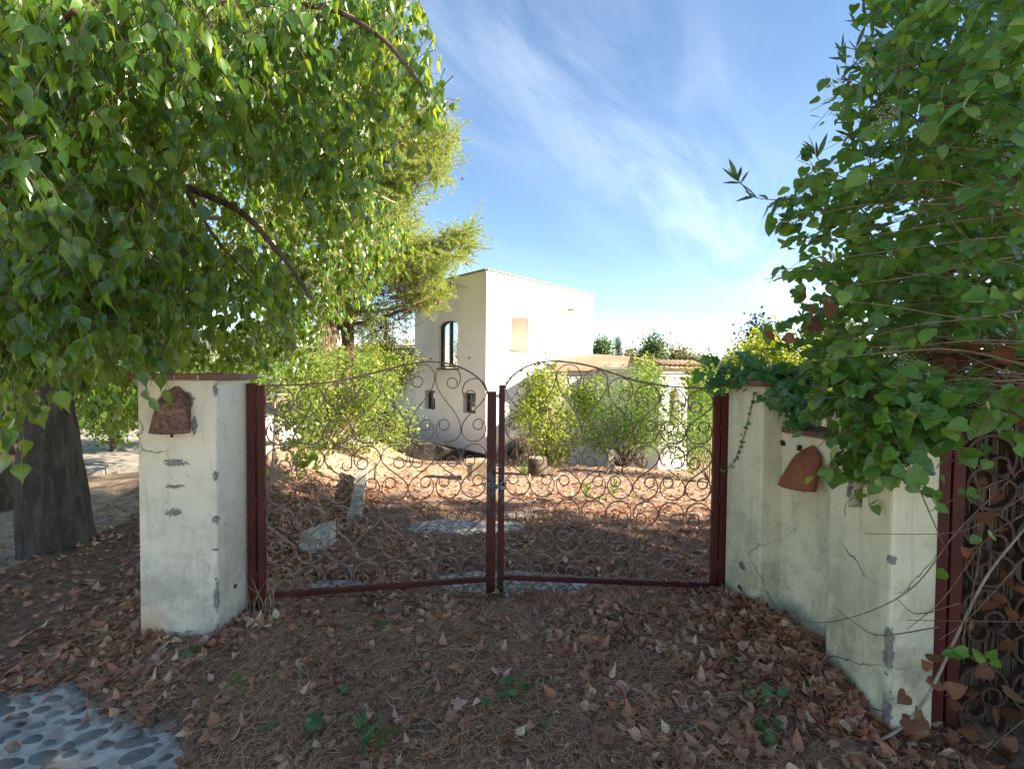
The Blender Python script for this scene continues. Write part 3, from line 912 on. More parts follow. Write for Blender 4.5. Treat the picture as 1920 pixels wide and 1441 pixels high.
# chain and padlock holding the two leaves
def torus_link(c, d, side, L, wd, r):
    d = unit(d); side = unit(side - d * np.dot(side, d)); pts = []
    for a in np.linspace(0, 2 * math.pi, 15)[:-1]:
        pts.append(c + d * (L * math.copysign(abs(math.cos(a)) ** .8, math.cos(a))) + side * wd * math.sin(a))
    pts.append(pts[0]); pts.append(pts[1])
    return tube(pts, r, 5, False)
ch = thing('chain', 'short rusty steel chain looped round both middle gate posts', 'chain', at(925, 906, YM - .03))
cp = smooth_path([at(903, 908, YM + .01), at(910, 908, YM - .04), at(920, 908, YM - .055), at(930, 911, YM - .05), at(938, 908, YM - .05), at(946, 900, YM - .03), at(952, 899, YM + .01)], 8)
sl = np.r_[0, np.cumsum(np.linalg.norm(np.diff(cp, axis=0), axis=1))]
nl = 9
for i in range(nl):
    s = (i + .5) / nl * sl[-1]
    c = np.array([np.interp(s, sl, cp[:, k]) for k in range(3)]); c2 = np.array([np.interp(s + .004, sl, cp[:, k]) for k in range(3)])
    acc = Acc(); acc.add(*torus_link(c, c2 - c, np.array([0, .25, 1.0]) if i % 2 else np.array([0, 1.0, -.25]), sl[-1] / nl * .72, .011, .0038))
    acc.build('link', MT['steel'], ch)
acc = Acc(); acc.tube([at(928, 912, YM - .055), at(933, 912, YM - .055)], .015, 8)
acc.build('tape_wrap', MT['green_tape'], ch)
pk = at(944, 913, YM - .045)
pl = thing('padlock', 'grey steel padlock hanging on the right middle gate post', 'padlock', pk)
bm_obj('lock_body', box_bm(pk + Z3 * -.004, unit([1, 0, .35]), Y3, unit([-.35, 0, 1]), .019, .008, .014, .003), MT['steel'], pl)
acc = Acc(); acc.tube(smooth_path([pk + [-.015, 0, .004], pk + [-.021, 0, .028], pk + [-.010, 0, .038], pk + [.006, 0, .034], pk + [.008, 0, .012]], 4), .003, 6)
acc.build('shackle', MT['steel'], pl)

# ---------------------------------------------------------------- reed-backed side gate at the right edge
sg0 = at(1792, 1100, 1.985)
sgd = unit([1.0, -.12, 0]); sgn = unit([-.12, -1.0, 0])
b0 = np.array([P7[0] + .012, P7[1] + .045, 0])
sgp = thing('gate_post', 'dark red steel post beside the front end of the right wall', 'post', b0)
sz = 1.30
bm_obj('tube', box_bm(b0 + sgd * .028 + Z3 * sz / 2, sgd, sgn, Z3, .025, .022, sz / 2 + .03, .003), MT['red_paint'], sgp)
sg = thing('side_gate', 'dark scrolled iron side gate backed with upright reeds', 'gate', b0 + sgd * .085)
bm_obj('stile', box_bm(b0 + sgd * .088 + Z3 * sz / 2, sgd, sgn, Z3, .024, .02, sz / 2, .003), MT['red_paint'], sg)
fr = (b0 + sgd * .118 + np.array([0, 0, 0]), sgd, Z3, sgn)
w = .20
for i in range(3):
    for r in range(4):
        s = scroll_pts(w - .004, .33, w * .475)
        if i % 2 == 0: s[:, 0] = w - .004 - s[:, 0]
        s[:, 0] += i * w; s[:, 1] += .02 + .335 * r
        strap_mesh('scroll', s, .012, .030, fr, sg, MT['dark_iron'])
reed_mat = piecewise('reed', [(0, (.10, .075, .045)), (.5, (.17, .13, .08)), (1, (.06, .045, .03))], .7, .3, 14, .5, .2, .002)
V, T, U = tube([(0, 0, 0), (0, 0, .3), (0, 0, .62), (0, 0, .95), (0, 0, 1)], [1, .95, 1.02, .96, .9], 6)
reed_me = arr_mesh('reed', V, T, U); reed_me.materials.append(reed_mat)
for i in range(228):
    o = link('reed', reed_me, sg)
    p = b0 + sgd * (.122 + .0088 * (i % 76) + .0029 * (i // 76)) - sgn * ((.04, .050, .060)[i // 76] + random.uniform(0, .006)) - origin(sg)
    o.location = (p[0], p[1], -.02); o.rotation_euler = (random.gauss(0, .008), random.gauss(0, .008), random.uniform(0, 6))
    o.scale = (.0052, .0052, random.uniform(1.32, 1.42))
for z in (.22, .62, 1.02):
    acc = Acc(); acc.tube([b0 + sgd * .12 - sgn * .033 + Z3 * z, b0 + sgd * .74 - sgn * .033 + Z3 * (z + .01)], .0022, 4)
    acc.build('tie_wire', MT['dark_iron'], sg)

# ---------------------------------------------------------------- the white tower house
def house_wall(name, base, rust=.25, z_lo=-1.1):
    M = Mat(name, .92, .15)
    p = M.pos(); n1, n2 = M.noise(.5, 6, .65), M.noise(5, 7, .7)
    st = M.noise(1.0, 5, .7, M.scaled(p, (5, 5, .35)))
    c = M.mix(M.map(n1, .35, .7), base, tuple(v * .88 for v in base))
    c = M.mix(M.map(st, .5, .8, 0, rust), c, tuple(v * f for v, f in zip(base, (.62, .55, .45))))
    z = M.sep(p)[2]
    c = M.mix(M.math('MULTIPLY', M.map(z, z_lo + 1.3, z_lo), M.map(n2, .3, .7, 0, .35)), c, tuple(v * f for v, f in zip(base, (.7, .55, .42))))
    M.color(c).bump(M.noise(30, 5), .35, .01)
    return M.m
MT['house'] = house_wall('house_render', (.80, .755, .69))
MT['house_white'] = house_wall('house_white', (.78, .76, .72), .15, -2.5)
MT['dark_stone'] = simple('dark_stone', (.030, .028, .026), (.075, .068, .060), 4, .95, .15, .9, .04)
MT['coping'] = simple('coping_tile', (.28, .20, .15), (.36, .28, .21), 10, .9)
MT['frame_dark'] = simple('window_frame', (.035, .028, .024), (.05, .04, .035), 10, .5, .4, 0)
MT['blind'] = simple('tan_blind', (.20, .17, .125), (.25, .215, .16), 3, .8, .2, .2)
MT['curtain'] = simple('curtain', (.26, .33, .37), (.38, .46, .50), 6, .9, .1, 0)
MT['dark_room'] = simple('dark_room', (.05, .045, .04), (.10, .09, .08), 3, .9, .1, 0)
M = Mat('window_glass', .05, .5)
g1 = M.n('ShaderNodeBsdfTransparent'); g1.inputs[0].default_value = (.86, .92, .93, 1)
g2 = M.n('ShaderNodeBsdfGlossy'); g2.inputs['Roughness'].default_value = .03
fr_ = M.n('ShaderNodeFresnel'); fr_.inputs[0].default_value = 1.5
mx_ = M.n('ShaderNodeMixShader')
M.nt.links.new(M.math('ADD', M.math('MULTIPLY', fr_.outputs[0], .45), .04), mx_.inputs[0])
M.nt.links.new(g1.outputs[0], mx_.inputs[1]); M.nt.links.new(g2.outputs[0], mx_.inputs[2]); M.nt.links.new(mx_.outputs[0], M.out.inputs[0])
MT['glass'] = M.m

def ray_line(px, p0, d):
    """where the vertical plane through pixel column px meets the plan line p0 + s d: returns s"""
    r = ray(px, 700.0); a = np.array([[d[0], -r[0]], [d[1], -r[1]]])
    s, _ = np.linalg.solve(a, EYE[:2] - p0)
    return s
C0 = at(911, 700, 15.0)[:2]
dl, dr = unit([-.690, .724]), unit([.675, .738])
sl_, sr_ = ray_line(777, C0, dl), ray_line(1111, C0, dr)
Lc, Rc = C0 + dl * sl_, C0 + dr * sr_
nl3 = np.array([dl[1], -dl[0], 0]); nl3 = nl3 if nl3[1] < 0 else -nl3
nr3 = np.array([dr[1], -dr[0], 0]); nr3 = nr3 if nr3[1] < 0 else -nr3
c3 = np.array([*C0, 0])
ztw = on_plane(911, 506, c3, nl3)[2]; zlo = on_plane(880, 845, c3, nl3)[2]
tower = thing('tower_house', 'white two storey cube shaped house with an arched window', 'house', (*C0, zlo))
bm = prism_bm([Lc, C0, Rc, Lc + (Rc - C0)], zlo, ztw, .02, 2)
body = bm_obj('walls', bm, MT['house'], tower)
def hole(profile, p0, d, n, depth):
    b = bmesh.new(); f1, f2 = [], []
    for s, h in profile:
        p = np.array([p0[0] + d[0] * s, p0[1] + d[1] * s, h])
        f1.append(b.verts.new(tuple(p + n * .15))); f2.append(b.verts.new(tuple(p - n * depth)))
    b.faces.new(f1); b.faces.new(f2[::-1])
    for i in range(len(profile)):
        j = (i + 1) % len(profile); b.faces.new((f1[i], f2[i], f2[j], f1[j]))
    bmesh.ops.recalc_face_normals(b, faces=b.faces)
    return b
def sh(px, py, p0, d, n):
    p = on_plane(px, py, np.array([*p0, 0]), n); return float(np.dot(p[:2] - p0, d)), float(p[2])
def arch_profile(sa, sb, h0, hs, rise, k=9):
    c, r = (sa + sb) / 2, abs(sb - sa) / 2
    return [(sa, h0), (sb, h0)] + [(c + (sb - c) * math.cos(a), hs + rise * math.sin(a)) for a in np.linspace(0, math.pi, k)]
def polygon_obj(name, prof, p0, d, n, back, mat, parent):
    b = bmesh.new()
    b.faces.new([b.verts.new((p0[0] + d[0] * s - n[0] * back, p0[1] + d[1] * s - n[1] * back, h)) for s, h in prof])
    return bm_obj(name, b, mat, parent)
def frame_ring(name, prof, p0, d, n, back, wd, mat, parent, dp=.06):
    o = np.array([*p0, 0]) - n * back
    P = np.array(prof); c = P.mean(0); P = c + (P - c) * (1 - wd / np.abs(P - c).max())
    P = np.vstack([P, P[:1]])
    return strap_mesh(name, P, wd, dp, (o, np.array([*d, 0]), Z3, n), parent, mat)
def build_window(prof, p0, d, n, depth, parent, label=None, kind='glass', mull=True):
    w = frame_ring('window', prof, p0, d, n, depth - .07, .058, MT['frame_dark'], parent)
    if label: w['label'] = label
    P = np.array(prof); sa, sb, h0, h1 = P[:, 0].min(), P[:, 0].max(), P[:, 1].min(), P[:, 1].max()
    if mull:
        c = np.array([p0[0] + d[0] * (sa + sb) / 2, p0[1] + d[1] * (sa + sb) / 2, (h0 + h1) / 2]) - n * (depth - .07)
        bm_obj('mullion', box_bm(c, np.array([*d, 0]), n, Z3, .05, .032, (h1 - h0) / 2 - .03), MT['frame_dark'], w)
    polygon_obj('pane', prof, p0, d, n, depth - .05, MT['glass'] if kind == 'glass' else MT['blind'], w)
    if kind == 'glass':
        # curtain in folds inside; small windows get a sheet painted dark as the unlit room
        s_ = np.linspace(sa, sb, 40); V = []
        for h in (h0, h1):
            for q in s_:
                f = .02 * math.sin(q * 55) + .012 * math.sin(q * 23)
                V.append([p0[0] + d[0] * q - n[0] * (depth - .02 + f * .6), p0[1] + d[1] * q - n[1] * (depth - .02 + f * .6), h])
        T = [(i, i + 1, 41 + i) for i in range(39)] + [(i, 41 + i, 40 + i) for i in range(39)]
        link('curtain', arr_mesh('curtain', np.array(V) - origin(w), np.array(T)), w, MT['curtain'] if mull else MT['dark_room'])
    return w
# arched window
sa, h0 = sh(823, 690, C0, dl, nl3); sb, _ = sh(858.5, 690, C0, dl, nl3); hs = sh(841, 612, C0, dl, nl3)[1]; hr_ = sh(841, 601, C0, dl, nl3)[1]
pA = arch_profile(sb, sa, h0, hs, hr_ - hs)
a1, a2 = sh(796.5, 766, C0, dl, nl3), sh(816, 732, C0, dl, nl3)
pB = [(a2[0], a1[1]), (a1[0], a1[1]), (a1[0], a2[1]), (a2[0], a2[1])]
a1, a2 = sh(868, 773, C0, dl, nl3), sh(892, 737, C0, dl, nl3)
pC = [(a2[0], a1[1]), (a1[0], a1[1]), (a1[0], a2[1]), (a2[0], a2[1])]
a1, a2 = sh(958.5, 654, C0, dr, nr3), sh(991.5, 597, C0, dr, nr3)
pD = [(a1[0], a1[1]), (a2[0], a1[1]), (a2[0], a2[1]), (a1[0], a2[1])]
cut(body, [hole(pA, C0, dl, nl3, .20), hole(pB, C0, dl, nl3, .26), hole(pC, C0, dl, nl3, .26), hole(pD, C0, dr, nr3, 1.7)])
build_window(pA, C0, dl, nl3, .19, tower, 'tall arched window with dark frame')
build_window(pB, C0, dl, nl3, .25, tower, None, 'glass', False)
build_window(pC, C0, dl, nl3, .25, tower, None, 'glass', False)
polygon_obj('blind', pD, C0, dr, nr3, 1.66, MT['blind'], tower)
# sills
for prof, d, n in ((pA, dl, nl3), (pD, dr, nr3)):
    P = np.array(prof); sa, sb, h = P[:, 0].min(), P[:, 0].max(), P[:, 1].min()
    c = np.array([C0[0] + d[0] * (sa + sb) / 2, C0[1] + d[1] * (sa + sb) / 2, h - .028]) + n * .03
    bm_obj('sill', box_bm(c, np.array([*d, 0]), n, Z3, (sb - sa) / 2 + .05, .05, .025, .006), MT['dark_stone'] if prof is pA else MT['coping'], tower)
# thin tile edge round the flat roof, spout and vents
for a, b in ((Lc, C0), (C0, Rc)):
    d = unit(b - a); n = nl3 if a is Lc else nr3; L = np.linalg.norm(b - a)
    nt = int(L / .42)
    for i in range(nt):
        c = np.array([*(a + d * L * (i + .5) / nt), ztw + .022]) + n * .012 - n * .12
        bm_obj('edge_tile', box_bm(c, np.array([*d, 0]), n, Z3, L / nt / 2 - .004, .16, .018), MT['coping'], tower)
q = on_plane(1066, 580, c3, nr3)
acc = Acc(); acc.tube([q - nr3 * .05, q + nr3 * .26 - Z3 * .02], .045, 10); acc.build('spout', MT['tile_red'], tower)
for px, py in ((1032, 599), (1106, 597), (952, 670)):
    q = on_plane(px, py, c3, nr3); bm_obj('vent', box_bm(q, np.array([*dr, 0]), nr3, Z3, .05, .012, .025), MT['coping'], tower)
for px, py in ((808, 672), (880, 671)):
    q = on_plane(px, py, c3, nl3); bm_obj('vent', box_bm(q, np.array([*dl, 0]), nl3, Z3, .07, .012, .03), MT['coping'], tower)
# dark stone plinth
PLc = C0 + dl * (sl_ + .0)
bm = prism_bm([PLc + nl3[:2] * .04, C0 + (nl3 + nr3)[:2] * .04, Rc + nr3[:2] * .04, Lc + (Rc - C0)], -5.0, zlo - .004, 0)
bm_obj('plinth', bm, MT['dark_stone'], tower)
# low wing to the left, behind the tower's left end
wing = thing('house_wing', 'low cream house wing with moulded cornice left of the tower', 'house', (*Lc, zlo))
W0, W1 = Lc + dl * .02 - nl3[:2] * .25, Lc + dl * 5.5 - nl3[:2] * .25
zw = at(750, 712, 18.6)[2]
bm = prism_bm([W1, W0, W0 + dr * 4, W1 + dr * 4], -4.5, zw, .01); bm_obj('walls', bm, MT['house'], wing)
for i, (o1, hh) in enumerate(((.10, .05), (.17, .045), (.25, .05))):
    zc_ = zw + .05 + .1 * i
    bm_obj('cornice', prism_bm([W1 + nl3[:2] * o1, W0 + nl3[:2] * o1 - dl * .005, W0 + dr * 4, W1 + dr * 4], zc_ - hh, zc_ + hh - .003 * i, .008), MT['house'], wing)
# rough block wall with a tiled top, behind
S0, S1 = at(782, 660, 23.0)[:2], at(560, 660, 24.0)[:2]
stw = thing('block_wall', 'long brown block wall with a tiled top behind the tower', 'wall', (*((S0 + S1) / 2), -2))
zb0, zb1 = at(782, 645, 23)[2], at(640, 654, 23.6)[2]
d = unit(S1 - S0); n2 = np.array([d[1], -d[0]]); n2 = n2 if n2[1] < 0 else -n2
bm_obj('core', prism_bm([S1, S0, S0 - n2 * .4, S1 - n2 * .4], -4, zb1 + .05, 0), simple('block_mortar', (.20, .16, .13), (.27, .22, .18), 6), stw)
blk = piecewise('wall_block', [(0, (.27, .20, .15)), (.5, (.33, .26, .20)), (1, (.23, .17, .13))], .95, .1, 6, .4, .5, .02)
L = np.linalg.norm(S1 - S0)
for r in range(5):
    for i in range(int(L / .62)):
        s = .62 * (i + .5 * (r % 2)) + .31
        if s > L: continue
        c = np.array([*(S0 + d * s + n2 * .012), zb1 - .12 - .27 * r])
        bm_obj('block', box_bm(c, np.array([*d, 0]), np.array([*n2, 0]), Z3, .30, .03, .125, .012), blk, stw)
for i in range(int(L / .25)):
    c = np.array([*(S0 + d * .25 * (i + .5) - n2 * .15), zb1 + .09 + (zb0 - zb1) * (1 - i * .25 / L) * .6])
    bm_obj('tile', box_bm(c, np.array([*d, 0]), unit([*n2, -.3]), unit([*(n2 * .3), 1]), .115, .26, .035, .02), MT['coping'], stw)

# ---------------------------------------------------------------- low tiled house on the right
MT['roof'] = None
M = Mat('weathered_roof', .9, .15)
p = M.pos(); n1, n2 = M.noise(.9, 6, .65), M.noise(9, 6, .7)
c = M.mix(M.map(n2, .35, .65), (.30, .20, .13), (.20, .14, .10))
c = M.mix(M.map(n1, .5, .7, 0, .7), c, (.42, .32, .23))
c = M.mix(M.map(n2, .66, .8), c, (.13, .10, .075))
M.color(c).bump(M.noise(14, 4), .5, .03); MT['roof'] = M.m
MT['orange_tile'] = piecewise('orange_tile', [(0, (.42, .19, .08)), (.5, (.50, .25, .10)), (1, (.30, .15, .08))], .85, .2, 12, .4, .4, .01)
lh = thing('tiled_house', 'low white house with weathered tiled roof and arched porch window', 'house', (5.0, 15.0, -2.0))
F1, F2 = at(1060, 740, 15.3)[:2], at(1226, 740, 16.4)[:2]
Q1, Q2 = at(1236, 740, 13.4)[:2], at(1289, 740, 14.0)[:2]
zeF, zeQ = at(1150, 708, 16.5)[2], at(1265, 706, 14.0)[2]
df, dq = unit(F2 - F1), unit(Q2 - Q1)
nf = np.array([df[1], -df[0], 0]); nq = np.array([dq[1], -dq[0], 0])
nf = nf if nf[1] < 0 else -nf; nq = nq if nq[1] < 0 else -nq
bm_obj('facade', prism_bm([F1, F2, F2 - nf[:2] * 3, F1 - nf[:2] * 2], -5, zeF, 0), MT['house_white'], lh)
pav = bm_obj('porch', prism_bm([Q1, Q2, Q2 - nq[:2] * 5, Q1 - nq[:2] * 5], -5, zeQ, .01), MT['house_white'], lh)
def shq(px, py): return sh(px, py, Q1, dq, nq)
sa, h0 = shq(1252, 800); sb, _ = shq(1273.5, 800); hs = shq(1263, 742)[1]; ht_ = shq(1263, 730)[1]
pE = arch_profile(sa, sb, h0, hs, ht_ - hs)
cut(pav, [hole(pE, Q1, dq, nq, .30)])
w = polygon_obj('window', pE, Q1, dq, nq, .27, MT['blind'], lh)
frame_ring('window_frame', pE, Q1, dq, nq, .22, .05, MT['coping'], w, .05)
cx_ = np.array([*(Q1 + dq * (sa + sb) / 2), (h0 + hs) / 2]) - nq * .22
bm_obj('mullion', box_bm(cx_, np.array([*dq, 0]), nq, Z3, .03, .02, (hs - h0) / 2 + .1), MT['house_white'], w)
for i, (o1, hh) in enumerate(((.06, .05), (.14, .045), (.22, .05))):
    z_ = zeQ + .05 + .1 * i
    bm_obj('cornice', prism_bm([Q1 + nq[:2] * o1 - dq * o1, Q2 + nq[:2] * o1 + dq * o1, Q2 + dq * o1 - nq[:2] * 5, Q1 - dq * o1 - nq[:2] * 5], z_ - hh, z_ + hh - .003, .008), MT['house_white'], lh)
    z_ = zeF + .05 + .1 * i
    bm_obj('cornice', prism_bm([F1 + nf[:2] * o1, F2 + nf[:2] * o1, F2 - nf[:2] * 3, F1 - nf[:2] * 2], z_ - hh, z_ + hh - .003, .008), MT['house_white'], lh)
E1, E2 = np.array([*(F1 + nf[:2] * .32 - df * .6), zeF + .30]), np.array([*(F2 + nf[:2] * .32), zeF + .30])
E3, E4 = np.array([*(Q1 + nq[:2] * .32 - dq * .3), zeQ + .30]), np.array([*(Q2 + nq[:2] * .32 + dq * .32), zeQ + .30])
E5 = np.array([*(Q2 + dq * .32 - nq[:2] * 7), zeQ + .30])
R1, R2 = at(1060, 660, 20.5), at(1182, 668, 19.0)
R0_ = at(1060, 672, 19.0)
acc = Acc()
def slab(pts, th=.06):
    pts = [np.asarray(p, float) for p in pts]; n = len(pts)
    V = pts + [p - Z3 * th for p in pts]
    T = [(0, i, i + 1) for i in range(1, n - 1)] + [(n, n + i + 1, n + i) for i in range(1, n - 1)]
    for i in range(n):
        j = (i + 1) % n; T += [(i, n + i, n + j), (i, n + j, j)]
    acc.add(V, T)
slab([E1, E2, R2, R1]); slab([E2 + .001, E3 + [0, 0, .02], R2 + [0, 0, .001]]); slab([E3 + [0, 0, .02], E4, R2 + [0, 0, .002]]); slab([E4, E5, R2 + [0, 0, .003]]); slab([E5, E5 + [-6, 3, 0], R1, R2])
acc.build('roof', MT['roof'], lh, False)
for a, b, cnt, mt in ((E3, E4, 9, MT['roof']),):
    for i in range(cnt):
        c = a + (b - a) * (i + .5) / cnt
        d = unit(b - a); nn = np.array([d[1], -d[0], 0]); nn = nn if nn[1] < 0 else -nn
        acc = Acc(); ang = np.linspace(0, math.pi, 7); V = []
        wd = np.linalg.norm(b - a) / cnt * .46
        for t in (0, .45):
            for an in ang: V.append(c + d * wd * math.cos(an) + Z3 * (wd * .75 * math.sin(an) + .0 + t * .35) + nn * (.06 - t))
        T = [(i_, i_ + 1, i_ + 8) for i_ in range(6)] + [(i_, i_ + 8, i_ + 7) for i_ in range(6)]
        acc.add(V, T); acc.build('tile', mt, lh)
for i in range(9):                                             # loose orange tiles along the tower foot
    c = at(1072 + i * 4.2, 688 + i * .35, 17.6) + rng.normal(0, .02, 3)
    ax = unit(rng.normal(0, .3, 3) + dr[0] * X3 + dr[1] * Y3); ay = unit(np.cross(Z3, ax)); az = np.cross(ax, ay)
    bm_obj('loose_tile', box_bm(c, ax, ay, az, .10, .14, .025, .01), MT['orange_tile'], lh)
bm_obj('broken_beam', box_bm(at(1230, 700, 14.6), unit([.8, .3, -.35]), unit([-.3, .8, 0]), Z3, .30, .10, .09), MT['dark_room'], lh)

# ---------------------------------------------------------------- small built things in the garden
gw = thing('garden_wall', 'white rendered garden wall standing behind the left bush', 'wall', at(500, 860, 10.5))
a, b = at(455, 800, 10.5), at(574, 800, 11.2)
d = unit((b - a)[:2]); n2 = np.array([-d[1], d[0]])
bm_obj('panel', prism_bm([a[:2], b[:2], b[:2] + n2 * .25, a[:2] + n2 * .25], -1.2, at(520, 786, 10.8)[2], .02), MT['house_white'], gw)
bm_obj('wall_cap', prism_bm([a[:2] - n2 * .04, b[:2] - n2 * .04, b[:2] + n2 * .29, a[:2] + n2 * .29], at(520, 786, 10.8)[2] + .002, at(520, 786, 10.8)[2] + .06, .01), MT['house_white'], gw)
wh = thing('white_house', 'white house far behind the left trees', 'house', at(430, 720, 30.0) * [1, 1, 0])
a, b = at(350, 700, 30.0), at(558, 700, 27.5)
d = unit((b - a)[:2]); n2 = np.array([-d[1], d[0]])
zt_ = at(545, 625, 28)[2]
bm_obj('walls', prism_bm([a[:2], b[:2], b[:2] + n2 * 5, a[:2] + n2 * 5], -5, zt_, .03), MT['house_white'], wh)
bm_obj('roof', prism_bm([a[:2] - n2 * .3, b[:2] - n2 * .3 + d * .3, b[:2] + n2 * 5, a[:2] + n2 * 5], zt_ + .003, zt_ + .18, .03), MT['coping'], wh)
for px in (470, 520):
    q = at(px, 665, 28.4)
    f = bm_obj('window', box_bm(q - [0, .02, 0], np.array([*d, 0]), np.array([*n2, 0]), Z3, .45, .25, .6), MT['frame_dark'], wh)

def ragged_block(name, label, cat, corners, z0, z1, mat, seed, amp=.03, cuts=11, slope=None):
    bm = prism_bm(corners, z0, z1 if slope is None else slope, 0)
    bmesh.ops.subdivide_edges(bm, edges=bm.edges[:], cuts=cuts, use_grid_fill=True)
    for v in bm.verts:
        nv = noise.noise_vector(v.co * 7 + Vector((seed, 0, 0))) * amp + noise.noise_vector(v.co * 21 + Vector((seed, 3, 0))) * amp * .4
        v.co += nv
    o = bm_obj(name, bm, mat)
    c = np.mean(np.array(corners), 0)
    o.data.transform(Matrix.Translation((-c[0], -c[1], -z0))); o.location = (c[0], c[1], z0)
    return tag(o, label, cat)
MT['chalk'] = stucco('broken_render', (.50, .45, .37), (.17, .13, .10), (), .8, -.06, 1.0, .5)
a, b = gp(590, 1046), gp(634, 1022)
d = unit((b - a)[:2]); n2 = np.array([-d[1], d[0]])
z0, z1 = float(G(a[0], a[1])) - .05, at(615, 975, b[1])[2]
ragged_block('masonry_lump', 'broken white rendered masonry lump lying just inside the left gate leaf', 'rubble',
             [a[:2], b[:2], b[:2] + n2 * .13, a[:2] + n2 * .16], z0, z1, MT['chalk'], 1.0, .04, 15, [z1 - .09, z1, z1 - .015, z1 - .06])
a, b = gp(676, 985), gp(691, 940)
d = unit((b - a)[:2]); n2 = np.array([-d[1], d[0]])
c_ = gp(690, 905)
ragged_block('drive_edging', 'low pale rendered edging wall beside the inner drive', 'edging',
             [a[:2], c_[:2], c_[:2] + n2 * .14, a[:2] + n2 * .14], float(G(*c_[:2])) - .1, .2, MT['chalk'], 2.0, .02, 8,
             [float(G(*a[:2])) + .12, float(G(*c_[:2])) + .30, float(G(*c_[:2])) + .30, float(G(*a[:2])) + .12])
a = gp(895, 905)
zt_ = at(895, 866, a[1])[2]
ragged_block('stone_block', 'tan stone block standing left of the middle gate posts', 'block',
             [a[:2] + [-.24, 0], a[:2] + [.24, -.05], a[:2] + [.25, .3], a[:2] + [-.22, .35]], a[2] - .1, zt_,
             simple('tan_stone', (.38, .31, .21), (.27, .21, .15), 7, .95, .1, .7), 4.0, .025, 5)
a = gp(1160, 893); zt_ = at(1155, 846, a[1])[2]
ragged_block('stone_post', 'slim pale stone post beside the oleander bush', 'post',
             [a[:2] + [-.20, 0], a[:2] + [-.08, 0], a[:2] + [-.08, .13], a[:2] + [-.20, .13]], a[2] - .1, zt_,
             simple('pale_stone', (.42, .36, .26), (.30, .25, .18), 7, .95, .1, .7), 5.0, .02, 4)
# dark retaining wall left of the plinth
a, b = at(690, 815, 16.8), at(800, 830, 17.2)
d = unit((b - a)[:2]); n2 = np.array([-d[1], d[0]])
ragged_block('retaining_wall', 'dark stone retaining wall at the foot of the tower', 'wall',
             [at(683, 830, 15.2)[:2], at(872, 850, 14.9)[:2], at(872, 850, 15.4)[:2], at(683, 830, 15.7)[:2]], -4.0, 0, MT['dark_stone'], 6.0, .10, 9,
             [at(683, 806, 15.3)[2], at(872, 848, 15.0)[2], at(872, 848, 15.0)[2], at(683, 806, 15.3)[2]])
# stump, log, stakes
bark_l = bark('stump_bark', (.055, .042, .034), (.14, .11, .085), 14, 2.5)
a = gp(1010, 895); ht_ = at(1000, 858, a[1])[2] - a[2]
st = thing('tree_stump', 'short grey tree stump behind the padlock', 'stump', a)
V, T, U = tube([a - Z3 * .1, a + Z3 * .03, a + Z3 * ht_ * .6 + X3 * -.015, a + Z3 * ht_ + X3 * -.03], [.23, .19, .165, .16], 14)
V[:, :2] += np.stack([np.sin(V[:, 2] * 9 + V[:, 0] * 40), np.cos(V[:, 1] * 37)], 1) * .014
acc = Acc(); acc.add(V, T); acc.build('bark', bark_l, st)
acc = Acc(); acc.tube([a + Z3 * (ht_ - .005) - X3 * .03, a + Z3 * (ht_ + .012) - X3 * .03], .145, 14); acc.build('cut_top', simple('cut_wood', (.36, .29, .21), (.25, .19, .13), 30), st, False)
for i, (dx, dy) in enumerate(((.26, -.05), (-.22, -.1), (.1, -.24))):
    acc = Acc(); acc.tube(smooth_path([a + [dx * .4, dy * .4, .12], a + [dx, dy, .03], a + [dx * 1.9, dy * 1.9, -.02]], 4), [.05] * 5 + [.04, .03, .02, .01], 7); acc.build('root', bark_l, st)
a, b = gp(962, 848), gp(1004, 872)
acc = Acc(); ctr = (a + b) / 2
V, T, U = tube(smooth_path([at(960, 846, 11), at(980, 832, 11.4), at(1012, 824, 12)], 5), [.21] * 11, 10)
log = link('felled_log', arr_mesh('felled_log', V - ctr, T), None, bark_l); log.location = ctr
tag(log, 'felled log lying on its side behind the stump', 'log')
for nm, lb, px, py0, py1, Y, r in (('wooden_stake', 'thin weathered stake leaning beside the edging wall', 701, 905, 868, 7.9, .018),
                                   ('metal_rod', 'thin dark rod standing by the sapling', 1166, 890, 832, 9.0, .012)):
    p0 = gp(px, py0); p1 = at(px + 4, py1, p0[1])
    V, T, U = tube([p0 - Z3 * .1, p1], r, 6); o = link(nm, arr_mesh(nm, V - p0, T), None, bark_l); o.location = p0; tag(o, lb, 'stake')

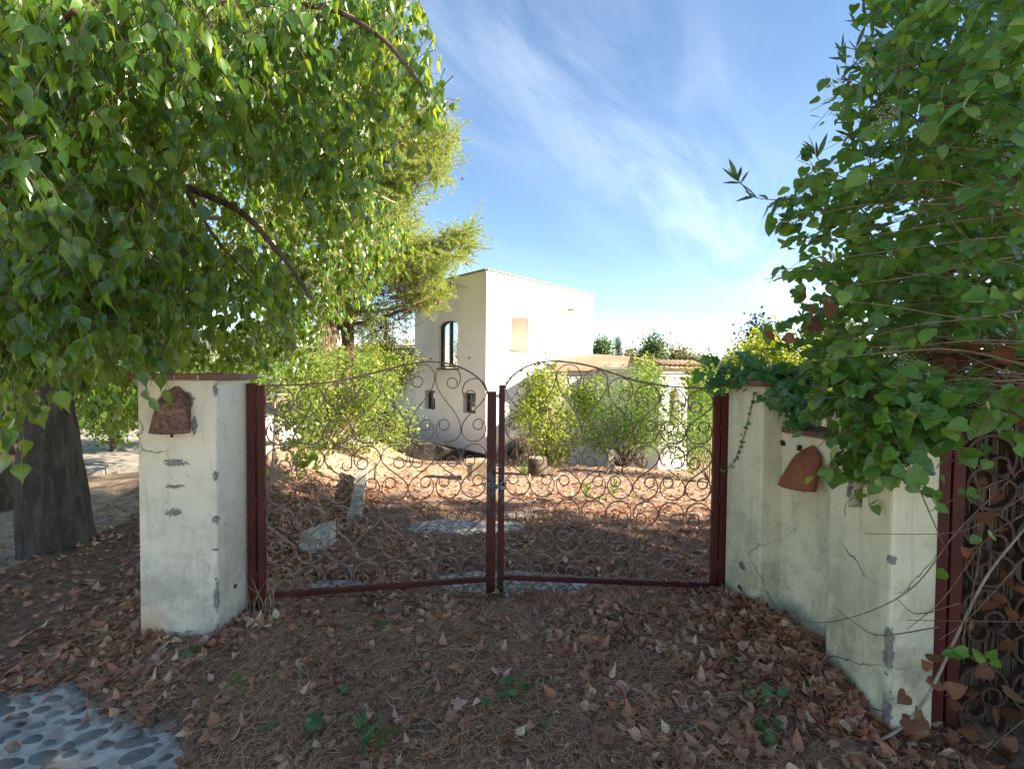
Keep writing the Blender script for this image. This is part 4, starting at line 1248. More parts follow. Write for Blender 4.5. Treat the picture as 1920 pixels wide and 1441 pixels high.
# ---------------------------------------------------------------- leaves and plants: helpers
def leaf_template(prof, fold=.25, curl=.15, heart=0.0, petiole=0.0, twist=0.0, wav=0.0):
    """a leaf along +Y, its face to +Z, unit length; returns vertices, triangles, uv"""
    V, U, rows = [], [], []
    for t, w in prof:
        z = -curl * t * t
        if w <= 0:
            rows.append((len(V),) * 3); V.append((twist * t * t, t, z)); U.append((.5, t))
        else:
            k = len(V); rows.append((k, k + 1, k + 2))
            e = wav * math.sin(t * 9)
            mid_t = t + (heart if t <= prof[0][0] + 1e-6 else 0)
            V += [(-w + twist * t * t, t, z + fold * w + e), (twist * t * t, mid_t, z), (w + twist * t * t, t, z + fold * w - e)]
            U += [(.5 - .5, t), (.5, t), (1.0, t)]
    T = []
    for a, b in zip(rows[:-1], rows[1:]):
        for s in (0, 1):
            q = [a[s], a[s + 1], b[s + 1], b[s]]
            q = [x for i, x in enumerate(q) if x not in q[:i]]
            if len(q) == 4: T += [(q[0], q[1], q[2]), (q[0], q[2], q[3])]
            elif len(q) == 3: T.append(tuple(q))
    if petiole:
        k = len(V); w = .012
        V += [(-w, -petiole, .05), (w, -petiole, .05), (w, heart + .02, 0), (-w, heart + .02, 0)]
        U += [(.5, 0)] * 4; T += [(k, k + 1, k + 2), (k, k + 2, k + 3)]
    return np.array(V, float), np.array(T), np.array(U, float)
P_KUR = [(0, 0), (.06, .17), (.18, .31), (.34, .36), (.5, .28), (.65, .15), (.8, .055), (1, 0)]
P_SMI = [(-.06, .26), (.08, .41), (.28, .47), (.5, .41), (.72, .26), (.9, .10), (1.02, 0)]
P_OLE = [(0, 0), (.2, .07), (.5, .10), (.8, .055), (1, 0)]
P_OVA = [(0, 0), (.15, .2), (.4, .3), (.7, .2), (1, 0)]
P_LOW = [(0, 0), (.4, .30), (1, 0)]
P_NAR = [(0, 0), (.45, .14), (1, 0)]
KUR = [leaf_template(P_KUR, f, c, 0, .45, t) for f, c, t in ((.35, .12, .04), (.15, .25, -.05), (.55, .05, .08), (.3, -.08, -.1))]
KUR_FAR = [leaf_template([(0, 0), (.25, .36), (.6, .2), (1, 0)], f, c) for f, c in ((.3, .15), (.5, .05))]
SMI = [leaf_template(P_SMI, f, c, .10, .25, t) for f, c, t in ((.18, .15, 0), (-.12, .2, .06), (.35, .10, -.06), (.1, -.12, .03))]
OLE = [leaf_template(P_OLE, f, c, 0, .04) for f, c in ((.3, .2), (.15, .05), (.4, -.1))]
OVA = [leaf_template(P_OVA, f, c, 0, .2) for f, c in ((.3, .15), (.1, .3))]
LOW = [leaf_template(P_LOW, f, c) for f, c in ((.35, .12), (.1, .25))]
NAR = [leaf_template(P_NAR, f, c) for f, c in ((.3, .2), (.1, .05))]
def ivy_template(curl, s=0):
    out = [(0, .06), (.16, -.10), (.42, -.02), (.36, .20), (.52, .44), (.27, .46), (.22, .66), (.0, 1.0)]
    V = [(0, .30, .03)]; U = [(.5, .3)]
    L = [(-x, y) for x, y in out[::-1][1:-1]]
    ring = out + L
    for x, y in ring:
        V.append((x, y, -curl * (x * x + (y - .3) ** 2) + .03 * math.sin(9 * x + s))); U.append((.5 + x, y))
    n = len(ring)
    T = [(0, 1 + i, 1 + (i + 1) % n) for i in range(n)]
    k = len(V); V += [(-.014, -.45, .06), (.014, -.45, .06), (.014, .08, 0), (-.014, .08, 0)]; U += [(.5, 0)] * 4
    T += [(k, k + 1, k + 2), (k, k + 2, k + 3)]
    return np.array(V, float), np.array(T), np.array(U, float)
IVY = [ivy_template(c, s) for c, s in ((.15, 0), (.35, 1), (-.1, 2))]

def frames(dirs, nrms):
    d = dirs / (np.linalg.norm(dirs, axis=1)[:, None] + 1e-9)
    x = np.cross(d, nrms); x /= np.linalg.norm(x, axis=1)[:, None] + 1e-9
    return np.stack([x, d, np.cross(x, d)], 2)
def merge(templates, idx, pos, F, sc):
    Vs, Ts, Us, off = [], [], [], 0
    for k, (V, T, U) in enumerate(templates):
        m = np.nonzero(idx == k)[0]
        if not len(m): continue
        P = np.einsum('nij,vj->nvi', F[m] * sc[m][:, None, None], V) + pos[m][:, None, :]
        n = len(V)
        Vs.append(P.reshape(-1, 3)); Ts.append((T[None] + (np.arange(len(m)) * n)[:, None, None]).reshape(-1, 3) + off)
        Us.append(np.tile(U, (len(m), 1))); off += n * len(m)
    return np.concatenate(Vs), np.concatenate(Ts), np.concatenate(Us)
_tmesh = {}
def leaf_mesh(templates, k, mat, name):
    key = (id(templates), k, mat.name, name)
    if key not in _tmesh:
        V, T, U = templates[k]
        me = arr_mesh(name, V, T, U); me.materials.append(mat); _tmesh[key] = me
    return _tmesh[key]
def place_leaves(root, templates, pos, F, sc, mat, single=0, name='leaf', rest='foliage', idx=None):
    """the leaves that show largest become parts of their own, the rest one joined part"""
    n = len(pos)
    idx = rng.integers(0, len(templates), n) if idx is None else idx
    solo = np.zeros(n, bool)
    if single:
        px, py, dep = project(pos)
        face = np.abs(np.einsum('ni,ni->n', F[:, :, 2], unit_rows(pos - EYE))) + .15
        score = np.where((px > 5) & (px < 1915) & (py > 5) & (py < 1436) & (dep > .1), sc / np.maximum(dep, .1) * face, -1)
        score = score * rng.uniform(.7, 1.0, n)
        solo[np.argsort(-score)[:single]] = True
        solo &= score > 0
        base = Vector(origin(root))
        for i in np.nonzero(solo)[0]:
            o = bpy.data.objects.new(name, leaf_mesh(templates, int(idx[i]), mat, name)); scene.collection.objects.link(o)
            o.parent = root
            m = Matrix([list(r) for r in (F[i] * sc[i])]).to_4x4(); m.translation = Vector(pos[i]) - base
            o.matrix_local = m
    if rest and (~solo).any():
        V, T, U = merge(templates, idx[~solo], pos[~solo], F[~solo], sc[~solo])
        o = link(rest, arr_mesh(rest, V - origin(root), T, U), root, mat); o['kind'] = 'stuff'
        return o
def unit_rows(a): return a / (np.linalg.norm(a, axis=1)[:, None] + 1e-9)
def hang_frames(n, tilt, r=None, lean=None):
    d = np.stack([rng.normal(0, tilt, n), rng.normal(0, tilt, n), -np.ones(n)], 1)
    if lean is not None: d = d + lean
    a = rng.uniform(0, 6.283, n)
    nm = np.stack([np.cos(a), np.sin(a), rng.normal(.25, .3, n)], 1)
    return frames(d, nm)
def free_frames(n, up=.5):
    d = rng.normal(0, 1, (n, 3)); nm = rng.normal(0, 1, (n, 3)) + [0, 0, up * 2]
    return frames(d, nm)
def trunk_part(root, pts, rad, mat, name='trunk', n=14, k=6, rough=.03):
    P = smooth_path(pts, k); r = np.interp(np.linspace(0, 1, len(P)), np.linspace(0, 1, len(rad)), rad)
    V, T, U = tube(P, r, n)
    V += (np.sin(V[:, [1, 2, 0]] * 13 + 1) + .5 * np.sin(V[:, [2, 0, 1]] * 31)) * rough * r.max()
    acc = Acc(); acc.add(V, T, U); return acc.build(name, mat, root)

def drooping_tree(root, poly_px, n_twigs, Yf, leaf_len, templates, mat, single, twig_mat, per=14, L=(.26, .52), tilt=.24, droop=.7, seedless=True):
    """hanging leafy twigs whose middles fall in a region of the view, at depths Yf(px, py)"""
    q = sample_poly(poly_px, n_twigs)
    Y = Yf(q[:, 0], q[:, 1])
    C = at_many(q[:, 0], q[:, 1], Y)
    acc = Acc(); pos, dirs = [], []
    for c in C:
        Lt = random.uniform(*L); a = random.uniform(0, 6.283)
        h = np.array([math.cos(a) * .8, math.sin(a) * .8, random.uniform(-.9, .1)])
        t = np.linspace(0, 1, 5)[:, None]
        P = c + h * Lt * (t - .5) + np.array([0, 0, -1.0]) * droop * Lt * (t * t - .42)
        acc.tube(P, np.linspace(.0032, .0012, 5) * (1 if leaf_len > .07 else 1.0), 3, False)
        m = max(4, int(per * Lt / .45))
        tt = np.sort(np.random.default_rng(random.randrange(10 ** 9)).uniform(.1, 1.0, m))
        pp = np.stack([np.interp(tt, t[:, 0], P[:, k]) for k in range(3)], 1)
        pos.append(pp); dirs.append(np.tile(unit(P[-1] - P[0]), (m, 1)))
    pos = np.concatenate(pos); dirs = np.concatenate(dirs)
    n = len(pos)
    sc = leaf_len * rng.uniform(.6, 1.2, n)
    F = hang_frames(n, tilt, lean=dirs * .45)
    pos = pos + F[:, :, 1] * (sc * .42)[:, None]
    acc.build('twigs', twig_mat, root, kind='stuff')
    return pos, F, sc

def bush(root, clumps, n, size, templates, mat, spread=1.0, up=.5, droop=False, rest='foliage', single=0):
    """clumps: list of (centre, radii); leaves gather in small sprays inside each"""
    vol = np.array([np.prod(r) ** (2 / 3) for _, r in clumps]); cnt = np.maximum((n * vol / vol.sum()).astype(int), 4)
    pos = []
    for (c, r), k in zip(clumps, cnt):
        ns = max(3, k // 14)
        s = rng.normal(0, 1, (ns, 3)); s = unit_rows(s) * rng.uniform(.25, 1.0, (ns, 1)) ** .5
        ctr = np.asarray(c) + s * np.asarray(r)
        w = rng.integers(0, ns, k)
        pos.append(ctr[w] + rng.normal(0, 1, (k, 3)) * size * 1.15 * spread)
    pos = np.concatenate(pos); m = len(pos)
    F = hang_frames(m, .6) if droop else free_frames(m, up)
    sc = size * rng.uniform(.6, 1.25, m)
    return place_leaves(root, templates, pos, F, sc, mat, single, 'leaf', rest)
def stems(root, base, tops, r0, r1, mat, name='stem', wig=.06):
    for tp in tops:
        tp = np.asarray(tp); mid = (np.asarray(base) * .5 + tp * .5) + rng.normal(0, wig, 3)
        P = smooth_path([base, mid, tp], 4)
        acc = Acc(); acc.tube(P, np.linspace(r0, r1, len(P)), 6); acc.build(name, mat, root)

# ---------------------------------------------------------------- the big drooping tree on the left
tb = gp(108, 1030)
kt = thing('broadleaf_tree', 'big drooping broadleaf tree with a thick grey trunk left of the gate pillar', 'tree', tb)
Yt = tb[1]
base_w = (172 - 32) / FPX * Yt / 2; top_w = (138 - 52) / FPX * Yt / 2
TT = at(92, 735, Yt)
trunk_part(kt, [tb - Z3 * .3, tb + Z3 * .05, (tb * .5 + TT * .5) + [-.02, 0, .0], TT, at(95, 560, Yt + .05), at(120, 380, Yt + .1), at(150, 200, Yt + .15)],
           [base_w * .96, base_w * .80, base_w * .70, top_w * .80, top_w * .68, top_w * .65, top_w * .4], MT['bark_grey'], 'trunk', 22, 8, .02)
from mathutils.bvhtree import BVHTree
trk = kt.children[0].data
bvh = BVHTree.FromPolygons([v.co + kt.location for v in trk.vertices], [tuple(p.vertices) for p in trk.polygons])
def on_trunk(px, py):
    d = Vector(ray(px, py)).normalized(); h = bvh.ray_cast(Vector(EYE), d)
    return np.array(h[0] if h[0] is not None else at(px, py, Yt - .25)) - np.array(d) * .001
for ch_, strokes in (('S', [[(116, 766), (112, 765.5), (110.5, 768), (112.5, 770.5), (116, 772), (117, 774.5), (113.5, 776), (110.5, 775)]]),
                     ('A', [[(120.5, 777.5), (123, 770), (126.5, 778.5)], [(121.5, 775), (125.5, 775)]]), ('L', [[(129, 770.5), (129.5, 780), (135, 778.5)]])):
    acc = Acc()
    for st_ in strokes: acc.tube([on_trunk(*q_) for q_ in st_], .0035, 4)
    acc.build('carved_letter', MT['frame_dark'], kt)
limbs = [
    ([at(100, 520, Yt), at(250, 350, 3.6), at(420, 380, 3.0), at(520, 470, 2.8), at(585, 560, 2.7)], .035),
    ([at(95, 500, Yt), at(300, 280, 3.4), at(345, 350, 2.9), at(400, 440, 2.8), at(470, 520, 2.75)], .022),
    ([at(95, 560, Yt), at(260, 420, 5.0), at(420, 410, 5.6), at(590, 450, 5.9), at(700, 452, 6.0)], .050),
    ([at(110, 420, Yt), at(300, 120, 4.6), at(480, 40, 4.8), at(560, 95, 4.6), at(700, 150, 4.3)], .05),
    ([at(110, 420, Yt), at(320, 60, 3.4), at(560, 10, 2.9), at(700, 60, 2.5), at(790, 160, 2.3)], .030),
    ([at(100, 480, Yt), at(60, 250, 3.0), at(90, 80, 2.2), at(140, 20, 1.7)], .035),
    ([at(95, 560, Yt), at(150, 420, 3.0), at(200, 380, 2.4), at(260, 420, 2.1)], .022),
    ([at(110, 440, Yt), at(380, 250, 5.2), at(560, 300, 5.8), at(740, 380, 6.2)], .045),
    ([at(95, 600, Yt), at(240, 560, 5.0), at(360, 600, 5.4), at(480, 640, 5.8)], .04),
]
for P, r in limbs:
    trunk_part(kt, P, [r, r * .75, r * .5, r * .28], MT['bark_pale'] if P[-1][1] > 4 else MT['bark_brown'], 'branch', 7, 6, .02)
front = [(-60, -40), (790, -40), (806, 40), (775, 120), (835, 180), (820, 215), (770, 205), (735, 250), (700, 300), (690, 355), (655, 410), (610, 412), (560, 372), (520, 320), (470, 300), (440, 250), (330, 270), (300, 330), (340, 420), (420, 480), (520, 490), (585, 535), (570, 570), (500, 585), (430, 608), (360, 605), (300, 625), (250, 645), (200, 655), (130, 675), (60, 705), (-60, 720)]
fp, fF, fs = [], [], []
def grab(t): fp.append(t[0]); fF.append(t[1]); fs.append(t[2])
Yfront = lambda x, y: np.clip(1.75 + 1.0 * np.clip(x, 0, 800) / 800 + .9 * (y / 700) * (x / 600) + rng.uniform(-.25, 1.5, len(x)) ** 1.0, 1.7, 3.9)
grab(drooping_tree(kt, front, 1300, Yfront, .088, KUR, MT['kurrajong'], 0, MT['twig_dark']))
# the nearest sprays, low on the left and over the top edge
near = [(-60, -60), (250, -60), (215, 70), (110, 140), (60, 240), (110, 330), (100, 470), (160, 530), (60, 580), (50, 630), (-60, 640)]
grab(drooping_tree(kt, near, 80, lambda x, y: 1.75 + rng.uniform(0, .6, len(x)), .088, KUR, MT['kurrajong'], 0, MT['twig_dark'], L=(.15, .28)))
deep = [(-60, 0), (640, 0), (700, 120), (650, 260), (560, 340), (430, 300), (300, 320), (330, 440), (500, 530), (430, 590), (250, 615), (130, 650), (-60, 690)]
grab(drooping_tree(kt, deep, 600, lambda x, y: 3.4 + rng.uniform(0, 1.6, len(x)), .088, KUR, MT['kurrajong'], 0, MT['twig_dark']))
sunny = [(380, -30), (700, -30), (745, 110), (700, 230), (690, 330), (735, 390), (760, 440), (750, 480), (715, 525), (640, 555), (600, 600), (540, 590), (480, 560), (420, 500), (350, 420), (330, 320), (420, 200)]
grab(drooping_tree(kt, sunny, 960, lambda x, y: 4.7 + rng.uniform(0, 1.9, len(x)), .088, KUR, MT['kurrajong'], 0, MT['twig']))
low_sun = [(150, 640), (340, 640), (480, 600), (600, 590), (590, 650), (500, 690), (420, 680), (320, 680), (255, 700), (252, 770), (215, 800), (165, 785), (150, 720)]
grab(drooping_tree(kt, low_sun, 340, lambda x, y: 5.4 + rng.uniform(0, 1.4, len(x)), .088, KUR, MT['kurrajong'], 0, MT['twig']))
place_leaves(kt, KUR, np.concatenate(fp), np.concatenate(fF), np.concatenate(fs), MT['kurrajong'], 300)

# ---------------------------------------------------------------- more trees on the left
b2 = gp(2, 950)
t2 = thing('broadleaf_tree', 'dark second tree trunk at the left edge behind the big trunk', 'tree', b2)
trunk_part(t2, [b2 - Z3 * .2, b2 + Z3 * .8, b2 + Z3 * 2 + X3 * -.05, b2 + [-.2, .1, 4.2]], [.24, .20, .18, .12], MT['bark_grey'])
pos = b2 + [-.5, .4, 4.0] + rng.normal(0, 1, (2600, 3)) * [1.1, 1.0, .9]
place_leaves(t2, KUR_FAR, pos, hang_frames(2600, .4), .10 * rng.uniform(.7, 1.2, 2600), MT['kurrajong'])

def crown_tree(name, label, base, trunk_top, r, clumps, n, size, templates, lm, bmat, group=None, cat='tree', up=.5, limbs=True):
    t = thing(name, label, cat, base, group)
    trunk_part(t, [base - Z3 * .4, base * .6 + trunk_top * .4 + rng.normal(0, .05, 3), trunk_top], [r * 1.2, r, r * .6], bmat, 'trunk', 10, 4, .02)
    if limbs:
        for c, rr in clumps[::2]:
            P = smooth_path([base * .35 + trunk_top * .65, (trunk_top + c) / 2 + rng.normal(0, .12, 3), c], 3)
            acc = Acc(); acc.tube(P, np.linspace(r * .55, r * .15, len(P)), 6); acc.build('branch', bmat, t)
    bush(t, clumps, n, size, templates, lm, 1.3, up, rest='crown')
    return t
def px_clumps(poly, Y0, dY, n, r, flat=.8):
    q = sample_poly(poly, n)
    C = at_many(q[:, 0], q[:, 1], Y0 + rng.uniform(-dY, dY, n))
    return [(c, np.array([r, r, r * flat]) * random.uniform(.7, 1.3)) for c in C]

# green trees that close the view behind the left foliage
cl = px_clumps([(-40, -60), (560, -60), (560, 300), (520, 560), (420, 660), (240, 700), (150, 690), (-40, 720)], 12.5, 2.0, 70, .75)
bT = gp(310, 800); bT[1] = 12.5; bT[0] = at(310, 700, 12.5)[0]; bT[2] = float(G(bT[0], bT[1]))
crown_tree('garden_tree', 'bright green spreading tree in the sun across the road', bT, bT + [0, 0, 4.2], .18, cl, 17000, .15, KUR_FAR, MT['bush_leaf'], MT['bark_brown'])
cl = px_clumps([(150, 690), (470, 690), (480, 740), (265, 770), (262, 815), (170, 815)], 8.6, .5, 26, .28)
bT = np.array([*at(205, 790, 8.8)[:2], 0]); bT[2] = float(G(*bT[:2]))
crown_tree('roadside_shrub', 'leafy sunlit shrub beside the road behind the gate pillar', bT, bT + [0, 0, .9], .05, cl, 6500, .085, KUR_FAR, MT['kurrajong'], MT['bark_brown'], cat='shrub')

# ---------------------------------------------------------------- pine with its cones, palm beside it
pb = np.array([*at(648, 760, 14.6)[:2], 0]); pb[2] = float(G(*pb[:2]))
pine = thing('pine_tree', 'tall sunlit pine with yellow green needles and dark cones before the tower', 'tree', pb)
ptop = at(600, 120, 14.6)
trunk_part(pine, [pb - Z3 * .3, at(652, 640, 14.6), at(640, 420, 14.6), at(610, 220, 14.6), ptop], [.24, .20, .16, .10, .05], MT['bark_brown'], 'trunk', 10, 5, .02)
pine_poly = [(585, 60), (720, 150), (830, 195), (846, 250), (832, 330), (800, 345), (775, 385), (790, 440), (830, 445), (880, 425), (884, 450), (860, 490), (820, 520), (842, 520), (845, 535), (812, 575), (786, 575), (770, 545), (740, 520), (700, 560), (690, 620), (640, 625), (560, 560), (500, 500), (480, 300)]
q = np.vstack([sample_poly(pine_poly, 220), sample_poly([(660, 150), (720, 150), (830, 195), (846, 250), (832, 330), (800, 345), (775, 385), (760, 440), (690, 450), (650, 300)], 60), sample_poly([(720, 440), (830, 448), (880, 428), (862, 488), (822, 518), (840, 535), (808, 572), (786, 572), (740, 520)], 45)])
ends = at_many(q[:, 0], q[:, 1], 14.6 + rng.uniform(-1.9, 1.3, len(q)))
# sprays near the outline so that the crown has pointed ends
edge = np.array([(838, 205), (843, 260), (836, 300), (825, 335), (880, 430), (872, 455), (855, 480), (838, 515), (830, 545), (805, 572), (790, 560), (742, 600), (720, 580), (700, 615), (770, 420), (800, 470), (760, 330), (790, 240), (770, 180)], float)
ends = np.vstack([ends, at_many(edge[:, 0], edge[:, 1], 14.2 + rng.uniform(-.8, .8, len(edge)))])
def trunk_at(z):
    return np.array([np.interp(z, [pb[2], ptop[2]], [pb[0], ptop[0]]), np.interp(z, [pb[2], ptop[2]], [pb[1], ptop[1]]), z])
NP, ND = [], []
tw = Acc(); coneV = Acc()
for i, e in enumerate(ends):
    s = trunk_at(min(max(e[2] - random.uniform(.2, 1.0), pb[2] + 2.0), ptop[2]))
    P = smooth_path([s, (s + e) / 2 + [0, 0, -.15], e], 4)
    if i % 5 == 0:
        acc = Acc(); acc.tube(P, np.linspace(.05, .012, len(P)), 6); acc.build('branch', MT['bark_brown'], pine)
    else: tw.tube(P[len(P) // 2:], np.linspace(.02, .006, len(P) - len(P) // 2), 4, False)
    out_d = unit(e - s)
    for _ in range(random.randint(17, 24)):
        o = rng.normal(0, 1, 3) * [.33, .33, .23] + out_d * random.uniform(-.35, .15)
        tip = e + o
        tw.tube([e + o * .25, tip], [.006, .004], 3, False)
        dd = unit(o + out_d * .25 + [0, 0, .12])
        for t_ in np.linspace(0, 1, 5):
            NP.append(e + o * (.45 + .55 * t_)); ND.append(dd)
    if random.random() < .55:
        for _ in range(random.randint(1, 3)):
            c = e + rng.normal(0, .2, 3) - [0, 0, .1]
            V, T = dome(6, 2); V = V * [.045, .045, .085]; coneV.add(V + c, T)
NP, ND = np.array(NP), np.array(ND)
k = 14
P_ = np.repeat(NP, k, 0); D_ = unit_rows(np.repeat(ND, k, 0) * .9 + rng.normal(0, .55, (len(P_), 3)))
s_ = rng.uniform(.09, .15, len(P_))
NT_ = [(np.array([(-.042, 0, 0), (.042, 0, 0), (0, 1, 0)], float), np.array([(0, 1, 2)]), np.array([(0, 0), (1, 0), (.5, 1)], float))]
place_leaves(pine, NT_, P_, frames(D_, rng.normal(0, 1, (len(P_), 3))), s_, MT['pine'], 0, 'needle', 'needles')
tw.build('twigs', MT['twig'], pine, kind='stuff')
coneV.build('cones', MT['bark_brown'], pine, kind='stuff')
# bare brown lower branches with cones, hanging dead twigs
dead = Acc(); cn = Acc()
for _ in range(240):
    c = at(random.uniform(560, 790), random.uniform(470, 625), 14.4 + random.uniform(-1, 1))
    for _ in range(3):
        dead.tube(smooth_path([c, c + rng.normal(0, .18, 3), c + rng.normal(0, .3, 3) - [0, 0, .1]], 2), .008, 3, False)
    if random.random() < .5:
        V, T = dome(6, 2); cn.add(V * [.04, .04, .07] + c, T)
dead.build('dead_twigs', MT['twig_dark'], pine, kind='stuff'); cn.build('old_cones', MT['bark_brown'], pine, kind='stuff')

pb2 = np.array([*at(612, 740, 13.6)[:2], 0]); pb2[2] = float(G(*pb2[:2]))
palm = thing('palm_tree', 'palm trunk wrapped in shaggy pale dead fronds below the pine', 'palm', pb2)
trunk_part(palm, [pb2 - Z3 * .3, at(612, 690, 13.6), at(611, 640, 13.6), at(614, 590, 13.6)], [.20, .20, .22, .2], MT['bark_brown'], 'trunk', 12, 4)
sk = Acc()
for _ in range(420):
    a = random.uniform(0, 6.283); z = random.uniform(595, 668); c = at(612, z, 13.6)
    r = .17 + .16 * math.exp(-((z - 615) / 22) ** 2)
    p0 = c + [math.cos(a) * r * .7, math.sin(a) * r * .7, .1]; p1 = c + [math.cos(a) * r * 1.25, math.sin(a) * r * 1.25, -random.uniform(.25, .5)]
    sk.tube([p0, (p0 + p1) / 2 + [math.cos(a) * .03, math.sin(a) * .03, 0], p1], [.012, .010, .003], 3, False)
sk.build('dead_fronds', simple('palm_skirt', (.42, .33, .22), (.27, .20, .13), 9, .9), palm, kind='stuff')

# slender conifer and a fluffy shrub between pine and tower
cb_ = np.array([*at(724, 740, 19.5)[:2], 0]); cb_[2] = float(G(*cb_[:2]))
cl = [(at(724 + random.uniform(-10, 10) * t, 590 + 110 * t, 19.5 + random.uniform(-.3, .3)), np.array([.28 * t + .08, .28 * t + .08, .32])) for t in np.linspace(.05, 1.2, 26)]
crown_tree('cypress_tree', 'slim sunlit cypress in front of the block wall', cb_, at(724, 595, 19.5), .09, cl, 5200, .11, NAR, MT['pine'], MT['bark_brown'], limbs=False)
sb_ = np.array([*at(735, 760, 16.5)[:2], 0]); sb_[2] = float(G(*sb_[:2]))
cl = px_clumps([(690, 620), (760, 655), (776, 670), (770, 705), (700, 705), (680, 660)], 16.2, .5, 22, .30)
crown_tree('feathery_shrub', 'feathery pale green young pine against the left end of the tower', sb_, at(730, 680, 16.3), .06, cl, 9000, .12, NAR, MT['pine'], MT['bark_brown'], cat='shrub')

# ---------------------------------------------------------------- bushes seen through the gate
bb = gp(640, 862); bb = np.array([*at(610, 860, 8.6)[:2], 0]); bb[2] = float(G(*bb[:2]))
lb = thing('oleander_bush', 'wide sunlit pale green bush behind the left gate leaf', 'bush', bb)
cl = px_clumps([(490, 705), (560, 660), (640, 665), (700, 690), (740, 720), (765, 790), (740, 830), (690, 820), (640, 850), (590, 875), (560, 840), (530, 800), (500, 790)], 8.6, .8, 44, .27)
bush(lb, cl, 15000, .085, NAR + LOW, MT['bush_leaf'], 1.4)
stems(lb, bb, [c for c, r in cl[::3]], .022, .006, MT['bark_pale'])
yb = gp(512, 905)
yt = thing('young_tree', 'slender young tree with a straight bare stem just inside the left hinge', 'tree', yb)
tt = at(516, 740, yb[1])
trunk_part(yt, [yb - Z3 * .1, yb * .5 + tt * .5 + [.02, 0, 0], tt], [.045, .036, .022], MT['bark_pale'], 'trunk', 9, 5)
cl = px_clumps([(500, 740), (560, 720), (600, 790), (590, 850), (610, 880), (560, 880), (520, 800)], yb[1], .35, 12, .14)
stems(yt, tt, [c for c, r in cl[::2]], .010, .004, MT['bark_pale'], 'branch', .05)
bush(yt, cl, 520, .085, OVA, MT['bush_leaf'], 1.3, droop=True)

rb = gp(1022, 888); rb = np.array([*at(1024, 880, 9.4)[:2], 0]); rb[2] = float(G(*rb[:2]))
rt = thing('young_tree', 'small yellow green tree left of centre behind the right gate leaf', 'tree', rb)
tt = at(1026, 730, 9.4)
trunk_part(rt, [rb - Z3 * .1, at(1026, 820, 9.4), tt], [.045, .04, .02], MT['twig_dark'], 'trunk', 9, 5)
cl = px_clumps([(965, 760), (990, 700), (1020, 680), (1060, 700), (1075, 760), (1070, 800), (1095, 830), (1050, 860), (1000, 830), (950, 810)], 9.4, .55, 52, .125)
stems(rt, tt - Z3 * .3, [c for c, r in cl[::3]], .014, .005, MT['bark_pale'], 'branch')
bush(rt, cl, 4300, .075, OVA, MT['yellow_leaf'], 1.5)
ob = np.array([*at(1168, 880, 9.8)[:2], 0]); ob[2] = float(G(*ob[:2]))
ot = thing('oleander_bush', 'dense green oleander with many thin stems in front of the low tiled house', 'bush', ob)
cl = px_clumps([(1095, 790), (1110, 730), (1150, 700), (1200, 690), (1245, 720), (1262, 790), (1240, 830), (1210, 840), (1120, 830), (1085, 810)], 9.8, .6, 44, .23)
stems(ot, ob, [c for c, r in cl[::2]], .020, .006, MT['twig_dark'], 'stem', .1)
bush(ot, cl, 10000, .09, OLE + NAR, MT['garden_green'], 1.5)
gb_ = np.array([*at(1205, 860, 11.2)[:2], 0]); gb_[2] = float(G(*gb_[:2]))
g2 = thing('pale_shrub', 'tall pale green shrub with young tips rising over the tiled roof', 'shrub', gb_)
cl = px_clumps([(1190, 700), (1205, 680), (1235, 690), (1245, 740), (1210, 760), (1180, 730)], 11.4, .3, 10, .2) + px_clumps([(1080, 735), (1120, 730), (1120, 780), (1080, 790)], 12.2, .3, 9, .26)
stems(g2, gb_, [c for c, r in cl[::2]], .02, .006, MT['bark_pale'])
bush(g2, cl, 3400, .085, OVA, MT['bush_leaf'], 1.5)
eb = np.array([*at(1330, 900, 7.2)[:2], 0]); eb[2] = float(G(*eb[:2]))
et = thing('oleander_bush', 'blue green bush beside the right hinge post', 'bush', eb)
cl = px_clumps([(1262, 800), (1290, 770), (1330, 790), (1340, 890), (1300, 890), (1270, 860)], 7.6, .5, 20, .2) + px_clumps([(1300, 720), (1345, 700), (1345, 790), (1300, 780)], 8.5, .4, 12, .22)
stems(et, eb, [c for c, r in cl[::2]], .012, .005, MT['twig'])
bush(et, cl, 5200, .09, OLE, MT['garden_green'], 1.4)
yb_ = np.array([*at(1420, 760, 11.5)[:2], 0]); yb_[2] = float(G(*yb_[:2]))
yh = thing('yellow_bush', 'bright yellow green bush in the sun above the right wall', 'bush', yb_)
cl = px_clumps([(1310, 720), (1340, 700), (1385, 665), (1425, 645), (1470, 655), (1560, 650), (1600, 700), (1560, 740), (1400, 730), (1320, 740)], 11.5, 1.0, 50, .36)
stems(yh, yb_, [c for c, r in cl[::4]], .03, .008, MT['bark_pale'])
bush(yh, cl, 13000, .11, OVA + LOW, MT['yellow_leaf'], 1.4)
# dry grasses and reeds behind the stump
dg_ = Acc(); c0 = np.array([*at(985, 850, 11.5)[:2], 0])
for _ in range(420):
    x = c0[0] + random.uniform(-.75, .95); y = c0[1] + random.uniform(-.7, .7); z = float(G(x, y))
    h = random.uniform(.3, .9); a = rng.normal(0, .28, 2)
    dg_.tube([(x, y, z), (x + a[0] * h * .4, y + a[1] * h * .4, z + h * .6), (x + a[0] * h, y + a[1] * h, z + h)], [.006, .005, .002], 3, False)
o = dg_.build('dry_grass', MT['straw'], None, kind='stuff'); tag(o, 'tall dry straw coloured grass behind the stump', 'grass')
